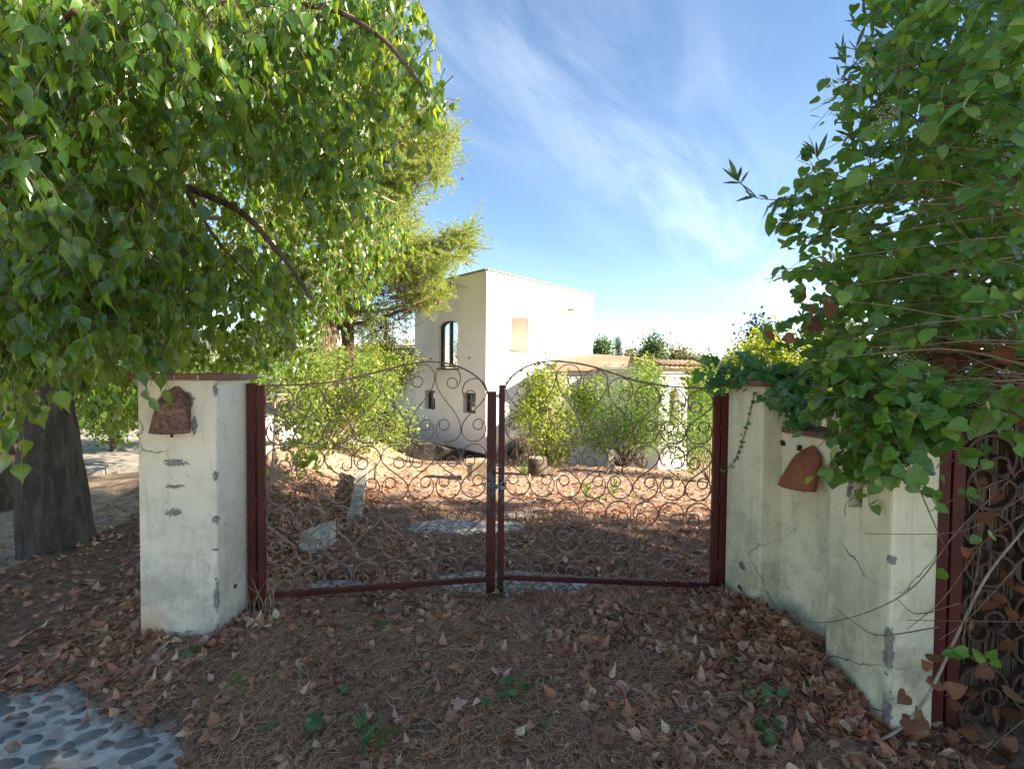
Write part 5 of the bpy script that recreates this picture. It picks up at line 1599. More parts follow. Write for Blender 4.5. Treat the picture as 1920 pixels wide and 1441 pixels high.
# seedlings in the litter
def sprig(label, p, h, n, size, mat, templates=OLE, lean=(0, 0), name='seedling', stem=True, up=1.2):
    t = thing(name, label, 'seedling', p, 'green seedlings in the leaf litter')
    top = p + np.array([lean[0], lean[1], h])
    if stem:
        acc = Acc(); acc.tube(smooth_path([p - Z3 * .02, (p + top) / 2 + rng.normal(0, .01, 3), top], 4), .004, 5); acc.build('stem', MT['twig'], t)
    tt_ = rng.uniform(.35, 1, n); pos = p + (top - p) * tt_[:, None]
    a = rng.uniform(0, 6.283, n); d = np.stack([np.cos(a), np.sin(a), rng.uniform(.1, up, n)], 1)
    F = frames(d, np.stack([-np.cos(a) * .5, -np.sin(a) * .5, np.ones(n)], 1))
    place_leaves(t, templates, pos, F, size * rng.uniform(.6, 1.2, n), mat, n, 'leaf', None)
for lb_, px, py, h, n, sz, m_ in (('bright green seedling tuft left of the stump', 981, 900, .24, 60, .12, 'grass_green'),
        ('tall pale seedling right of the stump', 1100, 955, .34, 16, .17, 'grass_green'), ('short pale seedling beside the tall one', 1122, 950, .16, 9, .12, 'grass_green'),
        ('upright seedling furthest right in the clearing', 1150, 950, .30, 16, .13, 'grass_green'), ('tiny seedling near the right hinge post', 1190, 945, .14, 6, .10, 'grass_green'),
        ('small weed by the masonry lump', 545, 945, .16, 22, .07, 'grass_green')):
    sprig(lb_, gp(px, py), h, n, sz, MT[m_])

# ---------------------------------------------------------------- trees on the skyline
def far_tree(label, px, top, bot, wpx, Y, lm, n, size, name='distant_tree', shape='round', bark_m='bark_brown'):
    base = np.array([*at(px, bot, Y)[:2], 0]); base[2] = float(G(*base[:2]))
    tp_ = at(px, top, Y); wd = wpx / FPX * Y / 2
    zb = at(px, bot, Y)[2]
    cl = []
    if shape == 'round':
        for _ in range(26):
            a = random.uniform(0, 6.28); t = random.uniform(0, 1); rr = wd * .68 * math.sin(math.pi * min(max(.18 + .75 * t, 0), 1)) * random.uniform(.3, 1)
            cl.append((np.array([base[0] + math.cos(a) * rr, base[1] + math.sin(a) * rr, zb + (tp_[2] - zb) * (.1 + .8 * t)]), np.array([wd * .34] * 2 + [wd * .26])))
    else:
        for t in np.linspace(0, 1, 24):
            if shape == 'column': r = wd * (.95 if t < .7 else .95 * (1 - ((t - .7) / .3) ** 2 * .9))
            else: r = wd * (1 - t) + .05
            cl.append((np.array([base[0] + random.uniform(-.3, .3) * r, base[1], zb + (tp_[2] - zb) * t * .95]), np.array([r * .85, r * .85, (tp_[2] - zb) / 26])))
    crown_tree(name, label, base, np.array([base[0], base[1], zb + (tp_[2] - zb) * .75]), max(.08, wd * .06), cl, n, size, LOW if shape != 'column' else NAR, lm, MT[bark_m], 'trees on the skyline', limbs=False)
far_tree('blue green round tree touching the right corner of the tower', 1129, 636, 690, 42, 70, MT['far_leaf'], 2600, .42)
far_tree('tall dark twin tipped cypress above the tiled roof', 1158, 626, 690, 11, 60, MT['cypress'], 7000, .14, 'cypress_tree', 'column')
far_tree('tall grey green tree above the tiled roof', 1221, 638, 700, 52, 48, MT['far_leaf'], 3600, .36)
far_tree('rounded olive brown tree above the porch roof', 1268, 657, 710, 42, 52, MT['olive_leaf'], 3200, .34)
far_tree('smaller olive brown tree next to the porch corner', 1297, 670, 715, 28, 50, MT['olive_leaf'], 2000, .32)
far_tree('thin dark cypress right of the porch', 1309, 664, 705, 6, 60, MT['cypress'], 2600, .11, 'cypress_tree', 'column')
far_tree('thin dark cypress near the yellow bush', 1358, 667, 705, 5, 60, MT['cypress'], 2600, .11, 'cypress_tree', 'column')
far_tree('dark green tree clump right of the porch', 1325, 678, 740, 56, 34, MT['far_leaf'], 3600, .26)
far_tree('dark green trees behind the right hinge post', 1368, 680, 750, 60, 32, MT['far_leaf'], 3600, .26)
far_tree('dark blue fir behind the yellow bush', 1424, 585, 700, 120, 26, MT['blue_fir'], 4200, .22, 'fir_tree', 'cone')
far_tree('wide tree behind the climbing vine', 1560, 600, 720, 200, 40, MT['far_leaf'], 4200, .34)
far_tree('small palm like tuft on the roof line', 1180, 659, 690, 20, 64, MT['olive_leaf'], 900, .40, 'distant_tree')
far_tree('hazy tree behind the block wall', 760, 650, 700, 90, 60, MT['far_leaf'], 2600, .4)
# a far wooded belt and blue hill close the horizon
n = 9000
ang = rng.uniform(-1.2, 1.2, n); dist = rng.uniform(95, 150, n)
pos = np.stack([np.sin(ang) * dist, np.cos(ang) * dist, np.zeros(n)], 1)
pos[:, 2] = G(pos[:, 0], pos[:, 1]) + rng.uniform(0, 1, n) * (3.2 + 1.6 * np.sin(ang * 23) + .9 * np.sin(ang * 61 + 1))
wd_ = thing('woodland', 'far off wooded belt below the skyline', 'woodland', (0, 120, -3)); 
o = place_leaves(wd_, LOW, pos, free_frames(n), rng.uniform(1.0, 2.0, n), MT['far_leaf'], 0, 'leaf', 'canopy')
wd_['kind'] = 'stuff'
hx = np.linspace(-1400, 1400, 90); hy = np.linspace(700, 1400, 12)
V, T = grid_mesh(hx, hy, lambda x, y: -6 + (26 + 14 * np.sin(x / 170) + 8 * np.sin(x / 61 + 2)) * np.sin(np.clip((y - 700) / 700, 0, 1) * math.pi))
hills = tag(link('hills', arr_mesh('hills', V, T), None, simple('far_hill', (.10, .15, .20), (.13, .18, .22), .02, 1, 0, 0)), 'low haze blue hills on the horizon', kind='structure')  # distance haze put into the hill colour as blue

# ---------------------------------------------------------------- trees outside the frame that shade the entrance
for i, (x, y, h, r) in enumerate(((12.0, .3, 8.6, 1.35), (12.6, -2.0, 9.0, 1.5), (7.0, .4, 6.0, .9))):
    b = np.array([x, y, float(G(x, y))])
    cl = [(b + [rng.normal(0, r * .5), rng.normal(0, r * .42), rng.uniform(.08, 1.0) * h], np.array([.8, .7, .7])) for _ in range(60)]
    crown_tree('shade_tree', ['tall leafy tree shading the gate from the right', 'taller leafy tree by the lane far right of the gate', 'bushy tree behind the reed gate'][i],
               b, b + [0, 0, h * .7], .16, cl, 9500, .26, LOW, MT['far_leaf'], MT['bark_brown'], 'trees that shade the entrance', limbs=False)

# ---------------------------------------------------------------- climbing vine over the right wall
vb = np.array([2.6, 2.6, 0.0])
vine = thing('climbing_vine', 'thick glossy vine with heart shaped leaves tumbling over the right wall', 'vine', vb)
vpoly = [(1625, -60), (1660, 40), (1600, 120), (1565, 150), (1580, 205), (1600, 260), (1570, 290), (1500, 325), (1440, 370), (1475, 425), (1480, 470), (1455, 510), (1480, 560), (1440, 615), (1460, 660), (1520, 690), (1560, 745), (1545, 790), (1575, 830), (1600, 880), (1660, 885), (1700, 850), (1740, 830), (1765, 860), (1800, 800), (1960, 790), (1960, -60)]
def vine_depth(x, y):
    free = np.clip(2.15 + (1750 - x) / 900 + rng.normal(0, .22, len(x)), 1.55, 3.4)
    on_wall = np.interp(x, [1430, 1545, 1660, 1760, 1920], [2.62, 2.20, 1.80, 1.78, 1.74]) - np.abs(rng.normal(0, .07, len(x)))
    return np.where(y > 690, on_wall, free)
q = sample_poly(vpoly, 640)
# thin it where the sky glints through
keep = ~((q[:, 0] > 1690) & (q[:, 1] > 620) & (rng.uniform(0, 1, len(q)) < .72))
q = q[keep]
q = np.vstack([q, sample_poly([(1545, 690), (1775, 690), (1765, 830), (1700, 850), (1650, 880), (1600, 870), (1565, 800)], 60)])
GAPS = [(1690, 405, 62, 20), (1655, 432, 40, 12), (1575, 470, 22, 14), (1600, 545, 26, 10), (1640, 585, 30, 14), (1700, 250, 28, 30), (1740, 200, 26, 22), (1790, 55, 40, 18), (1670, 300, 22, 14)]
def open_sky(q): return np.any([((q[:, 0] - a) / rx) ** 2 + ((q[:, 1] - b) / ry) ** 2 < 1.5 for a, b, rx, ry in GAPS], 0)
q = q[~open_sky(q)]
keep = ~((wob(q[:, 0] / 60, q[:, 1] / 60) > .62) & (q[:, 1] < 480)); q = q[keep]
C = at_many(q[:, 0], q[:, 1], vine_depth(q[:, 0], q[:, 1]))
pos, dr_ = [], []
tw = Acc()
for c in C:
    L = random.uniform(.14, .34); a = random.uniform(0, 6.283)
    h = np.array([math.cos(a) - .35, math.sin(a) * .6 - .1, random.uniform(-.8, .45)])
    t = np.linspace(0, 1, 4)[:, None]; P = c + unit(h) * L * (t - .5) - Z3 * .3 * L * t * t
    tw.tube(P, .0016, 3, False)
    m = random.randint(5, 9); u_ = np.random.default_rng(random.randrange(10 ** 9)).uniform(0, 1, m)
    pos.append(np.stack([np.interp(u_, t[:, 0], P[:, k]) for k in range(3)], 1)); dr_.append(np.tile(unit(h), (m, 1)))
pos = np.concatenate(pos); dr_ = np.concatenate(dr_); n = len(pos)
pos = pos + rng.normal(0, .015, (n, 3))
d = dr_ * .5 + rng.normal(0, .6, (n, 3)) + [0, 0, -.55]
nm = np.stack([rng.normal(-.35, .5, n), rng.normal(-.55, .5, n), rng.normal(.75, .45, n)], 1)
F = frames(d, nm); sc = .058 * rng.uniform(.55, 1.3, n)
place_leaves(vine, SMI, pos, F, sc, MT['vine_leaf'], 300)
# the darker depth of the thicket behind
q = sample_poly([(1680, -60), (1640, 160), (1640, 330), (1560, 420), (1570, 560), (1600, 700), (1640, 800), (1960, 800), (1960, -60)], 820)
q = q[~open_sky(q)]
C = at_many(q[:, 0], q[:, 1], 2.55 + rng.uniform(0, .75, len(q)))
n = len(C) * 5
pos2 = np.repeat(C, 5, 0) + rng.normal(0, .07, (n, 3))
place_leaves(vine, SMI, pos2, free_frames(n, .4), .072 * rng.uniform(.6, 1.2, n), MT['vine_leaf'], 0, 'leaf', 'inner_foliage')
tw.build('tendrils', MT['vine_stem'], vine, kind='stuff')
# long bare stems combing in from the right
for i in range(44):
    y0 = random.uniform(330, 760); x0_ = random.uniform(1900, 1990); Yv = random.uniform(1.6, 1.95)
    x1_ = random.uniform(1480, 1750); y1 = y0 + random.uniform(-70, 60) + (x0_ - x1_) * random.uniform(-.12, .10)
    P = smooth_path([at(x0_, y0, Yv), at(x0_ * .66 + x1_ * .34, y0 * .66 + y1 * .34 - random.uniform(-12, 34), Yv + .05), at(x0_ * .3 + x1_ * .7, y0 * .3 + y1 * .7 - random.uniform(-12, 22), Yv + .15), at(x1_, y1, Yv + .25)], 5)
    acc = Acc(); r = random.uniform(.0022, .0042)
    acc.tube(P, np.linspace(r, r * .35, len(P)), 5); acc.build('stem', MT['twig'] if i % 3 else MT['vine_stem'], vine)
for i in range(26):                                             # upper stems slanting up to the left
    x0_, y0 = random.uniform(1700, 1960), random.uniform(60, 420); Yv = random.uniform(2.0, 2.6)
    L = random.uniform(80, 200)
    P = smooth_path([at(x0_, y0, Yv), at(x0_ - L * .5, y0 + L * random.uniform(.1, .25), Yv + .05), at(x0_ - L, y0 + L * random.uniform(.3, .6), Yv + .1)], 5)
    acc = Acc(); acc.tube(P, np.linspace(.003, .0012, len(P)), 5); acc.build('stem', MT['twig'], vine)
for pts in ([(1510, 395), (1480, 415), (1455, 432), (1432, 440)], [(1500, 410), (1475, 428), (1462, 445)], [(1520, 400), (1490, 400), (1447, 402)], [(1495, 415), (1480, 440), (1470, 455)], [(1500, 500), (1480, 505), (1455, 512)], [(1530, 510), (1500, 508), (1475, 520)]):
    P = smooth_path([at(x, y, 2.3) for x, y in pts], 4)
    acc = Acc(); acc.tube(P, np.linspace(.0022, .0008, len(P)), 4); acc.build('stem', MT['twig_dark'], vine)
# cream blossom clusters
for px, py in ((1660, 215), (1862, 245), (1685, 665), (1690, 690), (1848, 260), (1730, 705), (1655, 230)):
    acc = Acc(); c = at(px, py, 1.85)
    V0, T0 = dome(5, 2)
    for _ in range(60):
        p = c + rng.normal(0, 1, 3) * [.022, .018, .03]; acc.add(V0 * .003 + p, T0)
    acc.build('blossom', MT['blossom'], vine)
# dead brown leaves caught in the thicket
q = np.array([(1530, 500), (1545, 495), (1510, 545), (1525, 590), (1560, 590), (1440, 620), (1455, 625), (1470, 630), (1520, 605), (1745, 745), (1800, 740), (1850, 690), (1870, 735), (1900, 700), (1820, 640), (1780, 760), (1880, 650), (1845, 750), (1890, 760), (1810, 700)], float)
C = at_many(q[:, 0], q[:, 1], np.where(q[:, 0] < 1600, 2.1, 1.9) + rng.normal(0, .06, len(q)))
place_leaves(vine, SMI, C, free_frames(len(C), .2), .07 * rng.uniform(.7, 1.2, len(C)), MT['dead_leaf'], len(C), 'dead_leaf', None)
n = 260
C = at_many(rng.uniform(1720, 1940, n), rng.uniform(640, 860, n), 1.95 + rng.uniform(0, .35, n))
place_leaves(vine, SMI, C, free_frames(n, .2), .06 * rng.uniform(.6, 1.2, n), MT['dead_leaf'], 0, 'dead_leaf', 'dead_foliage')
tang = Acc()
for _ in range(260):
    c = at(random.uniform(1690, 1950), random.uniform(620, 850), 2.0 + random.uniform(0, .4))
    tang.tube(smooth_path([c, c + rng.normal(0, .07, 3), c + rng.normal(0, .12, 3), c + rng.normal(0, .14, 3)], 3), random.uniform(.0008, .0018), 3, False)
tang.build('tangle', MT['twig'], vine, kind='stuff')

# oleander sticking out above the vine
ole = thing('oleander_bush', 'oleander twigs with narrow leaves poking out above the vine against the sky', 'bush', (2.8, 3.0, 0))
acc = Acc(); acc.tube(smooth_path([(2.8, 3.0, 0), (2.6, 2.9, 1.5), at(1800, 330, 2.7)], 5), np.linspace(.03, .012, 11), 7); acc.build('stem', MT['bark_brown'], ole)
pos, dd = [], []
for pts, Y in (([(1800, 330), (1620, 350), (1500, 372), (1440, 374), (1408, 368)], 2.3), ([(1800, 330), (1650, 380), (1632, 300), (1630, 290)], 2.2), ([(1640, 420), (1560, 330), (1535, 300), (1527, 285)], 2.4),
               ([(1800, 200), (1700, 80), (1640, 20), (1620, 5)], 2.6), ([(1800, 240), (1680, 130), (1620, 105), (1600, 130)], 2.6), ([(1800, 300), (1700, 210), (1600, 150), (1575, 165)], 2.6), ([(1408, 368), (1395, 350), (1380, 335)], 2.3),
               ([(1750, 560), (1600, 640), (1500, 660), (1462, 655)], 2.2), ([(1750, 500), (1600, 560), (1480, 600)], 2.2)):
    P = smooth_path([at(x, y, Y) for x, y in pts], 5)
    acc = Acc(); acc.tube(P, np.linspace(.0045, .0014, len(P)), 5); acc.build('twig', MT['twig_dark'], ole)
    m = 8
    t0 = .62
    for _ in range(m):
        i = int(random.uniform(t0, 1) * (len(P) - 1)); e = P[i]; tg = unit(P[min(i + 1, len(P) - 1)] - P[max(i - 1, 0)])
        pos.append(e); dd.append(tg * .9 + rng.normal(0, .6, 3))
pos = np.array(pos); n = len(pos)
place_leaves(ole, OLE, pos, frames(np.array(dd), rng.normal(0, .4, (n, 3)) + [0, -.3, .8]), .105 * rng.uniform(.6, 1.15, n), MT['oleander'], n, 'leaf', None)
# and its leafy mass mixed through the upper thicket
q = sample_poly([(1640, -60), (1600, 130), (1620, 260), (1720, 320), (1960, 330), (1960, -60)], 110)
C = at_many(q[:, 0], q[:, 1], 2.4 + rng.uniform(0, .7, len(q))); n = len(C) * 10
place_leaves(ole, OLE, np.repeat(C, 10, 0) + rng.normal(0, .06, (n, 3)), frames(rng.normal(0, .6, (n, 3)) + [-.5, 0, .5], rng.normal(0, 1, (n, 3))), .10 * rng.uniform(.6, 1.2, n), MT['oleander'], 0)

# ivy on top of the wall, ivy trail, ivy at the foot
def ivy_patch(label, pts, size, n_per, mat='ivy_leaf', spread=.03, up=(0, -.5, .8), name='ivy', trail=None, single=300):
    p0 = pts[0]
    t = thing(name, label, 'ivy', p0)
    if trail is not None:
        acc = Acc(); P = smooth_path(trail, 6); acc.tube(P, np.linspace(.003, .0015, len(P)), 5); acc.build('stem', MT['vine_stem'], t)
    P = np.repeat(np.array(pts), n_per, 0); n = len(P)
    P = P + rng.normal(0, spread, (n, 3))
    F = frames(rng.normal(0, .6, (n, 3)) + [-.15, -.2, -.5], rng.normal(0, .5, (n, 3)) + np.array(up))
    place_leaves(t, IVY, P, F, size * rng.uniform(.5, 1.2, n), MT[mat], single, 'leaf', 'foliage')
    return t
tops = [at(px, py, Y) for px, py, Y in ((1345, 705, 3.0), (1370, 700, 2.95), (1395, 703, 2.9), (1420, 695, 2.85), (1450, 700, 2.75), (1480, 695, 2.7), (1500, 705, 2.65), (1360, 690, 3.1), (1440, 690, 2.9), (1400, 690, 3.0), (1470, 710, 2.7), (1350, 720, 3.0))]
ivy_patch('ivy spilling over the brick coping of the far wall pier', tops, .085, 13, spread=.045)
ivy_patch('dark ivy hanging in the corner over the recessed bay', [wall_pt(px, py, .06) - np.array([*nrm, 0]) * -.02 for px, py in ((1470, 735), (1482, 752), (1500, 740), (1515, 755), (1492, 770), (1530, 760), (1545, 770), (1462, 728))], .085, 9, spread=.03, up=(-.8, -.4, .3))
tr = [wall_pt(px, py) + np.array([*nrm, 0]) * .012 for px, py in ((1418, 735), (1405, 790), (1392, 835), (1375, 870), (1350, 888))]
ivy_patch('thin ivy trail hanging down the face of the far wall pier', list(smooth_path(tr, 4)), .026, 2, spread=.008, up=(-.8, -.4, .3), trail=tr)
foot = [gp(px, py) + np.array([-.01, -.01, .03]) for px, py in ((1490, 1275), (1505, 1290), (1520, 1300), (1540, 1310), (1560, 1320), (1580, 1332), (1600, 1340), (1620, 1345), (1640, 1352), (1605, 1395), (1615, 1375), (1500, 1265))]
ivy_patch('pale ivy creeping along the foot of the right wall', foot, .052, 5, spread=.022, up=(-.5, -.6, .6))
# dead vine with curled brown leaves at the near corner
dv = thing('dead_vine', 'dead vine with curled brown leaves at the foot of the near wall corner', 'vine', P6.tolist() + [0])
path = [at(1600, 1405, 1.86), at(1680, 1370, 1.80), at(1735, 1310, 1.80), at(1790, 1200, 1.82), at(1850, 1080, 1.84), at(1925, 985, 1.86)]
acc = Acc(); Pp = smooth_path(path, 6); acc.tube(Pp, np.linspace(.006, .0045, len(Pp)), 6); acc.build('stem', MT['bark_pale'], dv)
for pts in ([(1590, 1395), (1500, 1160), (1480, 1165)], [(1925, 870), (1800, 990), (1700, 1110), (1560, 1165), (1470, 1150), (1437, 1105)], [(1760, 1175), (1650, 1190), (1600, 1165), (1562, 1135)], [(1800, 1130), (1720, 1150), (1680, 1120)], [(1925, 1040), (1820, 1155), (1760, 1200)],
            [(1920, 930), (1830, 985), (1760, 1000), (1620, 1000)], [(1880, 900), (1800, 930), (1740, 960)], [(1930, 1165), (1700, 1162)], [(1930, 1340), (1860, 1400), (1830, 1445)], [(1700, 860), (1760, 1000), (1780, 1040)], [(1925, 960), (1850, 1010), (1770, 1120), (1700, 1180)]):
    P = smooth_path([at(x, y, 1.78 + max(0, (1700 - x)) * .0012) for x, y in pts], 6)
    acc = Acc(); acc.tube(P, np.linspace(.0028, .0012, len(P)), 5); acc.build('stem', MT['vine_stem'], dv)
q = np.array([(1700, 1300), (1720, 1325), (1690, 1345), (1735, 1345), (1745, 1365), (1655, 1360), (1670, 1365), (1765, 1280), (1745, 1255), (1760, 1240), (1640, 1330), (1780, 1300), (1820, 1310), (1800, 1330), (1820, 1040), (1835, 1060), (1870, 1050), (1890, 1080), (1905, 1100), (1855, 1250), (1880, 1290), (1890, 1400), (1850, 1420), (1815, 1400), (1850, 900), (1880, 930), (1900, 880), (1845, 960), (1890, 990), (1870, 1130), (1905, 1160), (1840, 1140), (1820, 1180), (1900, 1210), (1860, 1330), (1905, 1350), (1830, 1370), (1895, 1430), (1800, 1420), (1780, 1380)], float)
C = at_many(q[:, 0], q[:, 1], np.full(len(q), 1.80))
place_leaves(dv, SMI, C, free_frames(len(C), .1), .062 * rng.uniform(.7, 1.2, len(C)), MT['dead_leaf'], len(C), 'leaf', None)
gs = thing('green_vine', 'fresh green vine sprigs in front of the reed gate', 'vine', (1.9, 1.8, 0))
acc = Acc(); P = smooth_path([at(1780, 830, 1.8), at(1830, 900, 1.8), at(1840, 1010, 1.8), at(1800, 1225, 1.8)], 6); acc.tube(P, .0018, 5); acc.build('stem', MT['vine_stem'], gs)
q = np.array([(1840, 785), (1850, 835), (1855, 862), (1815, 925), (1830, 922), (1815, 932), (1862, 1003), (1835, 1005), (1788, 1225), (1802, 1235), (1815, 1222), (1845, 1240), (1855, 1235), (1876, 1243), (1760, 870), (1750, 880), (1765, 890), (1775, 1072)], float)
C = at_many(q[:, 0], q[:, 1], np.full(len(q), 1.76))
place_leaves(gs, SMI, C, frames(rng.normal(0, .6, (len(C), 3)) + [-.3, 0, -.3], rng.normal(0, .3, (len(C), 3)) + [0, -.7, .6]), .045 * rng.uniform(.8, 1.3, len(C)), MT['vine_leaf'], len(C), 'leaf', None)

# ---------------------------------------------------------------- leaves and needles on the ground
LIT = [leaf_template(P_KUR, f, c, 0, .3, t, w) for f, c, t, w in ((.5, .35, .1, .02), (-.35, .3, -.1, .03), (.9, .1, .05, .0), (.25, -.35, .12, .04), (.1, .6, 0, .05))]
LIT += [leaf_template(P_OVA, f, c, 0, .2, t, .03) for f, c, t in ((.6, .5, .1), (-.4, .25, 0))]
fl = thing('fallen_leaves', 'brown and pinkish fallen leaves strewn over the entrance and garden', 'leaf litter', (0, 2.5, 0))
def litter_points(n, x0, x1, y0, y1, keepf, dens=None):
    x, y = rng.uniform(x0, x1, n), rng.uniform(y0, y1, n)
    m = keepf(x, y) > rng.uniform(0, 1, n)
    x, y = x[m], y[m]
    inside = (x > -3.85) & (x < 2.55) & (y > .5) & (y < 9.4)
    z = np.where(inside, np.maximum(litter_z(x, y), G(x, y)), G(x, y))
    return np.stack([x, y, z], 1)
clusterf = lambda x, y: np.clip(.55 + .75 * wob(x * 1.3, y * 1.3, 2.6), .06, 1)
leafy = lambda x, y: np.clip(litter_mask(x, y), .05, 1) * clusterf(x, y) * np.clip(.26 + .9 * sstep(.5, 1.3, x + .2 * y) + .6 * sstep(2.3, 3.1, y) + .35 * sstep(-1.4, -2.0, x), 0, 1)
A1 = litter_points(19000, -2.5, 1.95, .8, 3.5, leafy)
A2 = litter_points(12500, -2.9, 3.0, 3.4, 8.6, lambda x, y: np.clip(litter_mask(x, y), .06, 1) * clusterf(x, y) * (1 - .62 * sstep(5.6, 7.2, y)))
A3 = litter_points(6000, -4.6, -1.6, 1.8, 6.4, lambda x, y: np.clip(litter_mask(x, y), .05, 1) * np.clip(.35 + .8 * sstep(-3.2, -2.2, x), 0, 1))
A4 = litter_points(5200, -4.0, 6.5, 8.4, 14.5, lambda x, y: clusterf(x, y) * .4)
# a drift packed against the right wall
t = rng.uniform(-.1, 1, 1500); e = np.abs(rng.normal(0, .16, 1500))
A5 = np.stack([P1[0] + (P6 - P1)[0] * t, P1[1] + (P6 - P1)[1] * t], 1) + nrm * (e + .01)[:, None]
A5 = np.hstack([A5, litter_z(A5[:, 0], A5[:, 1])[:, None]])
pos = np.vstack([A1, A2, A3, A4, A5]); n = len(pos)
in_front = (pos[:, 1] < 3.4)
pos[:, 2] += rng.uniform(.002, .022, n)
a = rng.uniform(0, 6.283, n)
d = np.stack([np.cos(a), np.sin(a), rng.normal(.05, .28, n)], 1)
nm = np.stack([rng.normal(0, .38, n), rng.normal(0, .38, n), np.where(rng.uniform(0, 1, n) < .5, 1.0, -1.0)], 1)
sc = .057 * rng.uniform(.55, 1.35, n) * np.where(pos[:, 1] > 8, 1.3, 1)
sc[:40] *= 1.3
place_leaves(fl, LIT, pos, frames(d, nm), sc, MT['litter_leaf'], 300)
# big pale plane leaves near the front
for i, (px, py, s_) in enumerate(((1395, 1415, .115), (1350, 1400, .09), (860, 1300, .06), (850, 1370, .07), (1150, 1420, .07), (860, 1308, .05), (690, 1370, .06))):
    p = gp(px, py); p[2] = float(litter_z(np.array([p[0]]), np.array([p[1]]))[0]) + .02
    F = frames(np.array([[random.uniform(-1, 1), random.uniform(-.5, .5), .1]]), np.array([[.1, -.3, 1.0]]))
    place_leaves(fl, [IVY[1]], p[None], F, np.array([s_]), MT['litter_leaf'], 1, 'broad_leaf', None)
# fallen green leaves
q = np.array([(705, 1218), (770, 1240), (365, 1245), (640, 1340), (435, 1350), (1085, 1215), (1060, 1290), (980, 1350), (930, 1205), (1370, 1290), (600, 1395), (525, 1385), (1175, 1410), (1010, 1400), (905, 1370), (70, 1190), (60, 1222), (340, 1246), (1340, 1340), (1490, 1340), (1130, 1235), (1020, 1240), (655, 1215), (1265, 1235), (80, 1195), (1250, 1395), (520, 1180)], float)
C = np.array([gp(*p) for p in q]); C[:, 2] = np.maximum(litter_z(C[:, 0], C[:, 1]), G(C[:, 0], C[:, 1])) + .018
n = len(C); a = rng.uniform(0, 6.283, n)
gl_ = thing('green_leaves', 'scattered fresh green leaves lying on the brown litter', 'leaf litter', (0, 2.2, .05))
gsel = rng.integers(0, 2, n)
place_leaves(gl_, KUR[:2] + OLE[:1], C, frames(np.stack([np.cos(a), np.sin(a), rng.normal(.15, .2, n)], 1), np.stack([rng.normal(0, .4, n), rng.normal(-.3, .4, n), np.ones(n)], 1)), .07 * rng.uniform(.7, 1.3, n), MT['fallen_green'], n, 'leaf', None)
def gsprig(label, px, py, n, size, tmpl, mat, h=.05, name='sprig'):
    p = gp(px, py); p[2] = float(litter_z(np.array([p[0]]), np.array([p[1]]))[0])
    t = thing(name, label, 'sprig', p, 'green sprigs lying on the litter')
    a = rng.uniform(0, 6.283, n); c = p + np.stack([rng.normal(0, .035, n), rng.normal(0, .03, n), rng.uniform(.01, h, n)], 1)
    F = frames(np.stack([np.cos(a), np.sin(a), rng.uniform(.0, .8, n)], 1), np.stack([rng.normal(0, .5, n), rng.normal(-.3, .5, n), np.ones(n)], 1))
    acc = Acc(); acc.tube(smooth_path([p + [-.05, 0, .01], p + [0, 0, h * .6], p + [.05, .02, h]], 3), .002, 4); acc.build('stem', MT['twig'], t)
    place_leaves(t, tmpl, c, F, size * rng.uniform(.7, 1.2, n), MT[mat], n, 'leaf', None)
gsprig('green oleander sprig with long leaves near the bottom middle', 690, 1425, 14, .12, OLE, 'fallen_green', .05)
gsprig('leafy green sprig left of the oleander sprig', 600, 1400, 7, .06, OVA, 'fallen_green')
gsprig('bushy green sprig below the middle gate posts', 965, 1340, 16, .045, OVA, 'fallen_green', .07)
gsprig('green ivy sprig near the wall drift', 1425, 1360, 10, .06, OVA, 'fallen_green', .09)
gsprig('green ivy sprig beside the big pale leaf', 1440, 1410, 9, .05, IVY, 'fallen_green', .05)
gsprig('small green sprig on the needle pile', 455, 1310, 9, .035, OVA, 'grass_green')
gsprig('single green sprout between the middle gate posts', 934, 1132, 3, .085, IVY, 'grass_green', .08)

pn = thing('pine_needles', 'matted brown pine needles and fine twigs covering the driveway', 'needle litter', (0, 2.0, 0))
needly = lambda x, y: np.clip(litter_mask(x, y), .03, 1) * np.clip(1.1 - .75 * sstep(1.0, 1.5, x), .2, 1)
N1 = litter_points(64000, -2.6, 1.8, .85, 3.3, needly)
N2 = litter_points(14000, -2.6, 2.6, 3.2, 7.0, needly)
pos = np.vstack([N1, N2]); n = len(pos)
# combed: neighbouring needles lie roughly the same way
a = 2.2 * wob(pos[:, 0], pos[:, 1], 1.9) + rng.normal(0, .75, n) + np.where(rng.uniform(0, 1, n) < .2, 1.5, 0)
d = np.stack([np.cos(a), np.sin(a), rng.normal(.03, .16, n)], 1)
NDL = []
for b in (.10, -.16, .28):
    V = [(-.012, 0, 0), (.012, 0, 0), (b + .011, .5, .05), (b - .011, .5, .05), (0, 1, 0)]
    NDL.append((np.array(V, float), np.array([(0, 1, 2), (0, 2, 3), (3, 2, 4)]), np.zeros((5, 2))))
F = frames(d, np.stack([rng.normal(0, .3, n), rng.normal(0, .3, n), np.ones(n)], 1))
pos[:, 2] += rng.uniform(.0, .02, n)
place_leaves(pn, NDL, pos, F, rng.uniform(.05, .10, n), MT['needle'], 0, 'needle', 'needles')
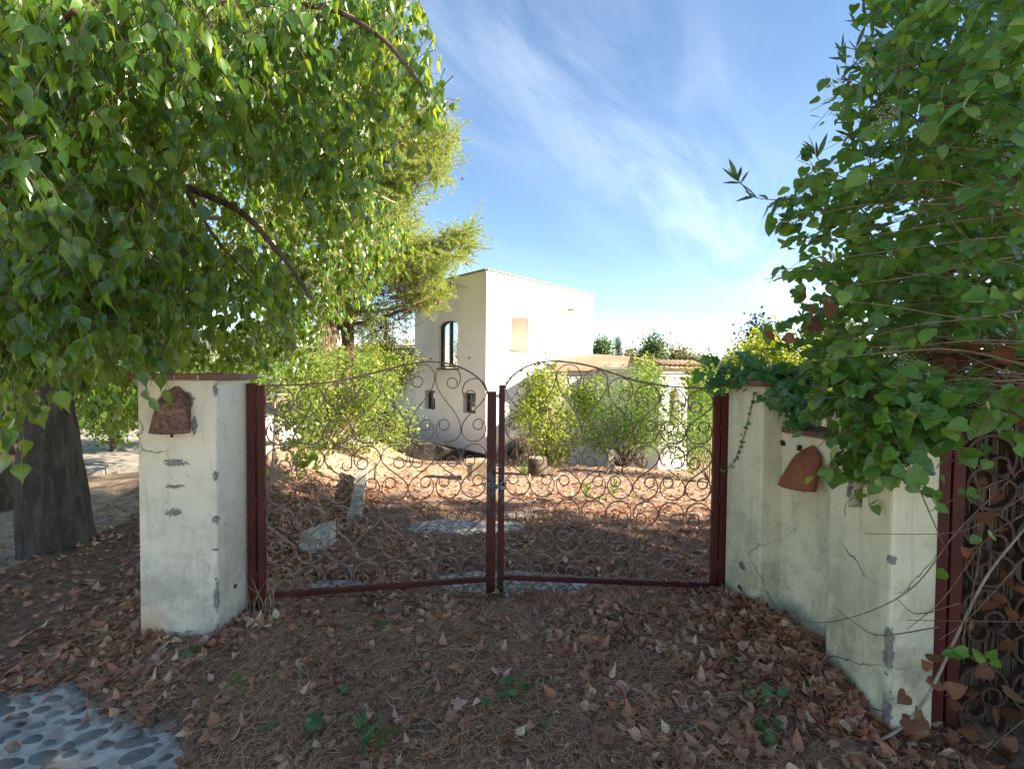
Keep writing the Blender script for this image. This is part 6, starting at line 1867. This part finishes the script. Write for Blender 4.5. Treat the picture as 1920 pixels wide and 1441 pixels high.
# sticks
def stick(label, pts, r, mat='twig', lift=.02):
    P = []
    for px, py in pts:
        p = gp(px, py); p[2] = max(float(litter_z(np.array([p[0]]), np.array([p[1]]))[0]), p[2]) + lift; P.append(p)
    P = smooth_path(P, 5)
    P[:, 2] += .006 * np.sin(np.arange(len(P)) * 1.3)
    V, T, U = tube(P, np.linspace(r, r * .5, len(P)), 6)
    c = P.mean(0); o = link('stick', arr_mesh('stick', V - c, T, U), None, MT[mat]); o.location = c
    tag(o, label, 'stick', 'sticks lying on the litter')
stick('pale forked stick near the bottom middle', [(805, 1330), (782, 1370), (800, 1390), (835, 1412)], .005)
stick('curved pale stick below the forked stick', [(745, 1392), (775, 1412), (810, 1410), (838, 1438)], .0045)
stick('thin pale stick on the needles by the cobbles', [(328, 1275), (352, 1310), (380, 1335)], .0045)
stick('thick dark stick at the edge of the cobbles', [(308, 1325), (292, 1350), (285, 1372)], .013, 'twig_dark', .012)
stick('long brown stick leading away from the pillar foot', [(360, 1270), (400, 1258), (450, 1245)], .007, 'twig_dark')
stick('dark thin stick across the mound on the right', [(1115, 1285), (1180, 1298), (1280, 1297)], .004, 'twig_dark')
stick('long thin branch lying along the gate foot', [(600, 1150), (680, 1135), (760, 1150), (830, 1185)], .006, 'twig_dark')
stick('bent grey twig in the middle of the litter', [(570, 1290), (580, 1320), (584, 1355)], .003)
# dry weed caught at the left hinge post
dw = thing('dry_weed', 'tangle of bare pale dry weed stems at the foot of the left gate post', 'weed', gp(485, 1170))
b = gp(490, 1165)
for i in range(26):
    p = b + [random.uniform(-.10, .12), random.uniform(-.05, .03), 0]; h = random.uniform(.12, .34); l = rng.normal(0, .35, 2)
    acc = Acc(); acc.tube(smooth_path([p, p + [l[0] * h * .4, -.02, h * .6], p + [l[0] * h, l[1] * h * .4 - .03, h]], 4), np.linspace(.0022, .001, 9), 4); acc.build('stem', MT['straw'], dw)
print('tris', sum(len(m.polygons) for m in bpy.data.meshes), 'objects', len(bpy.data.objects))
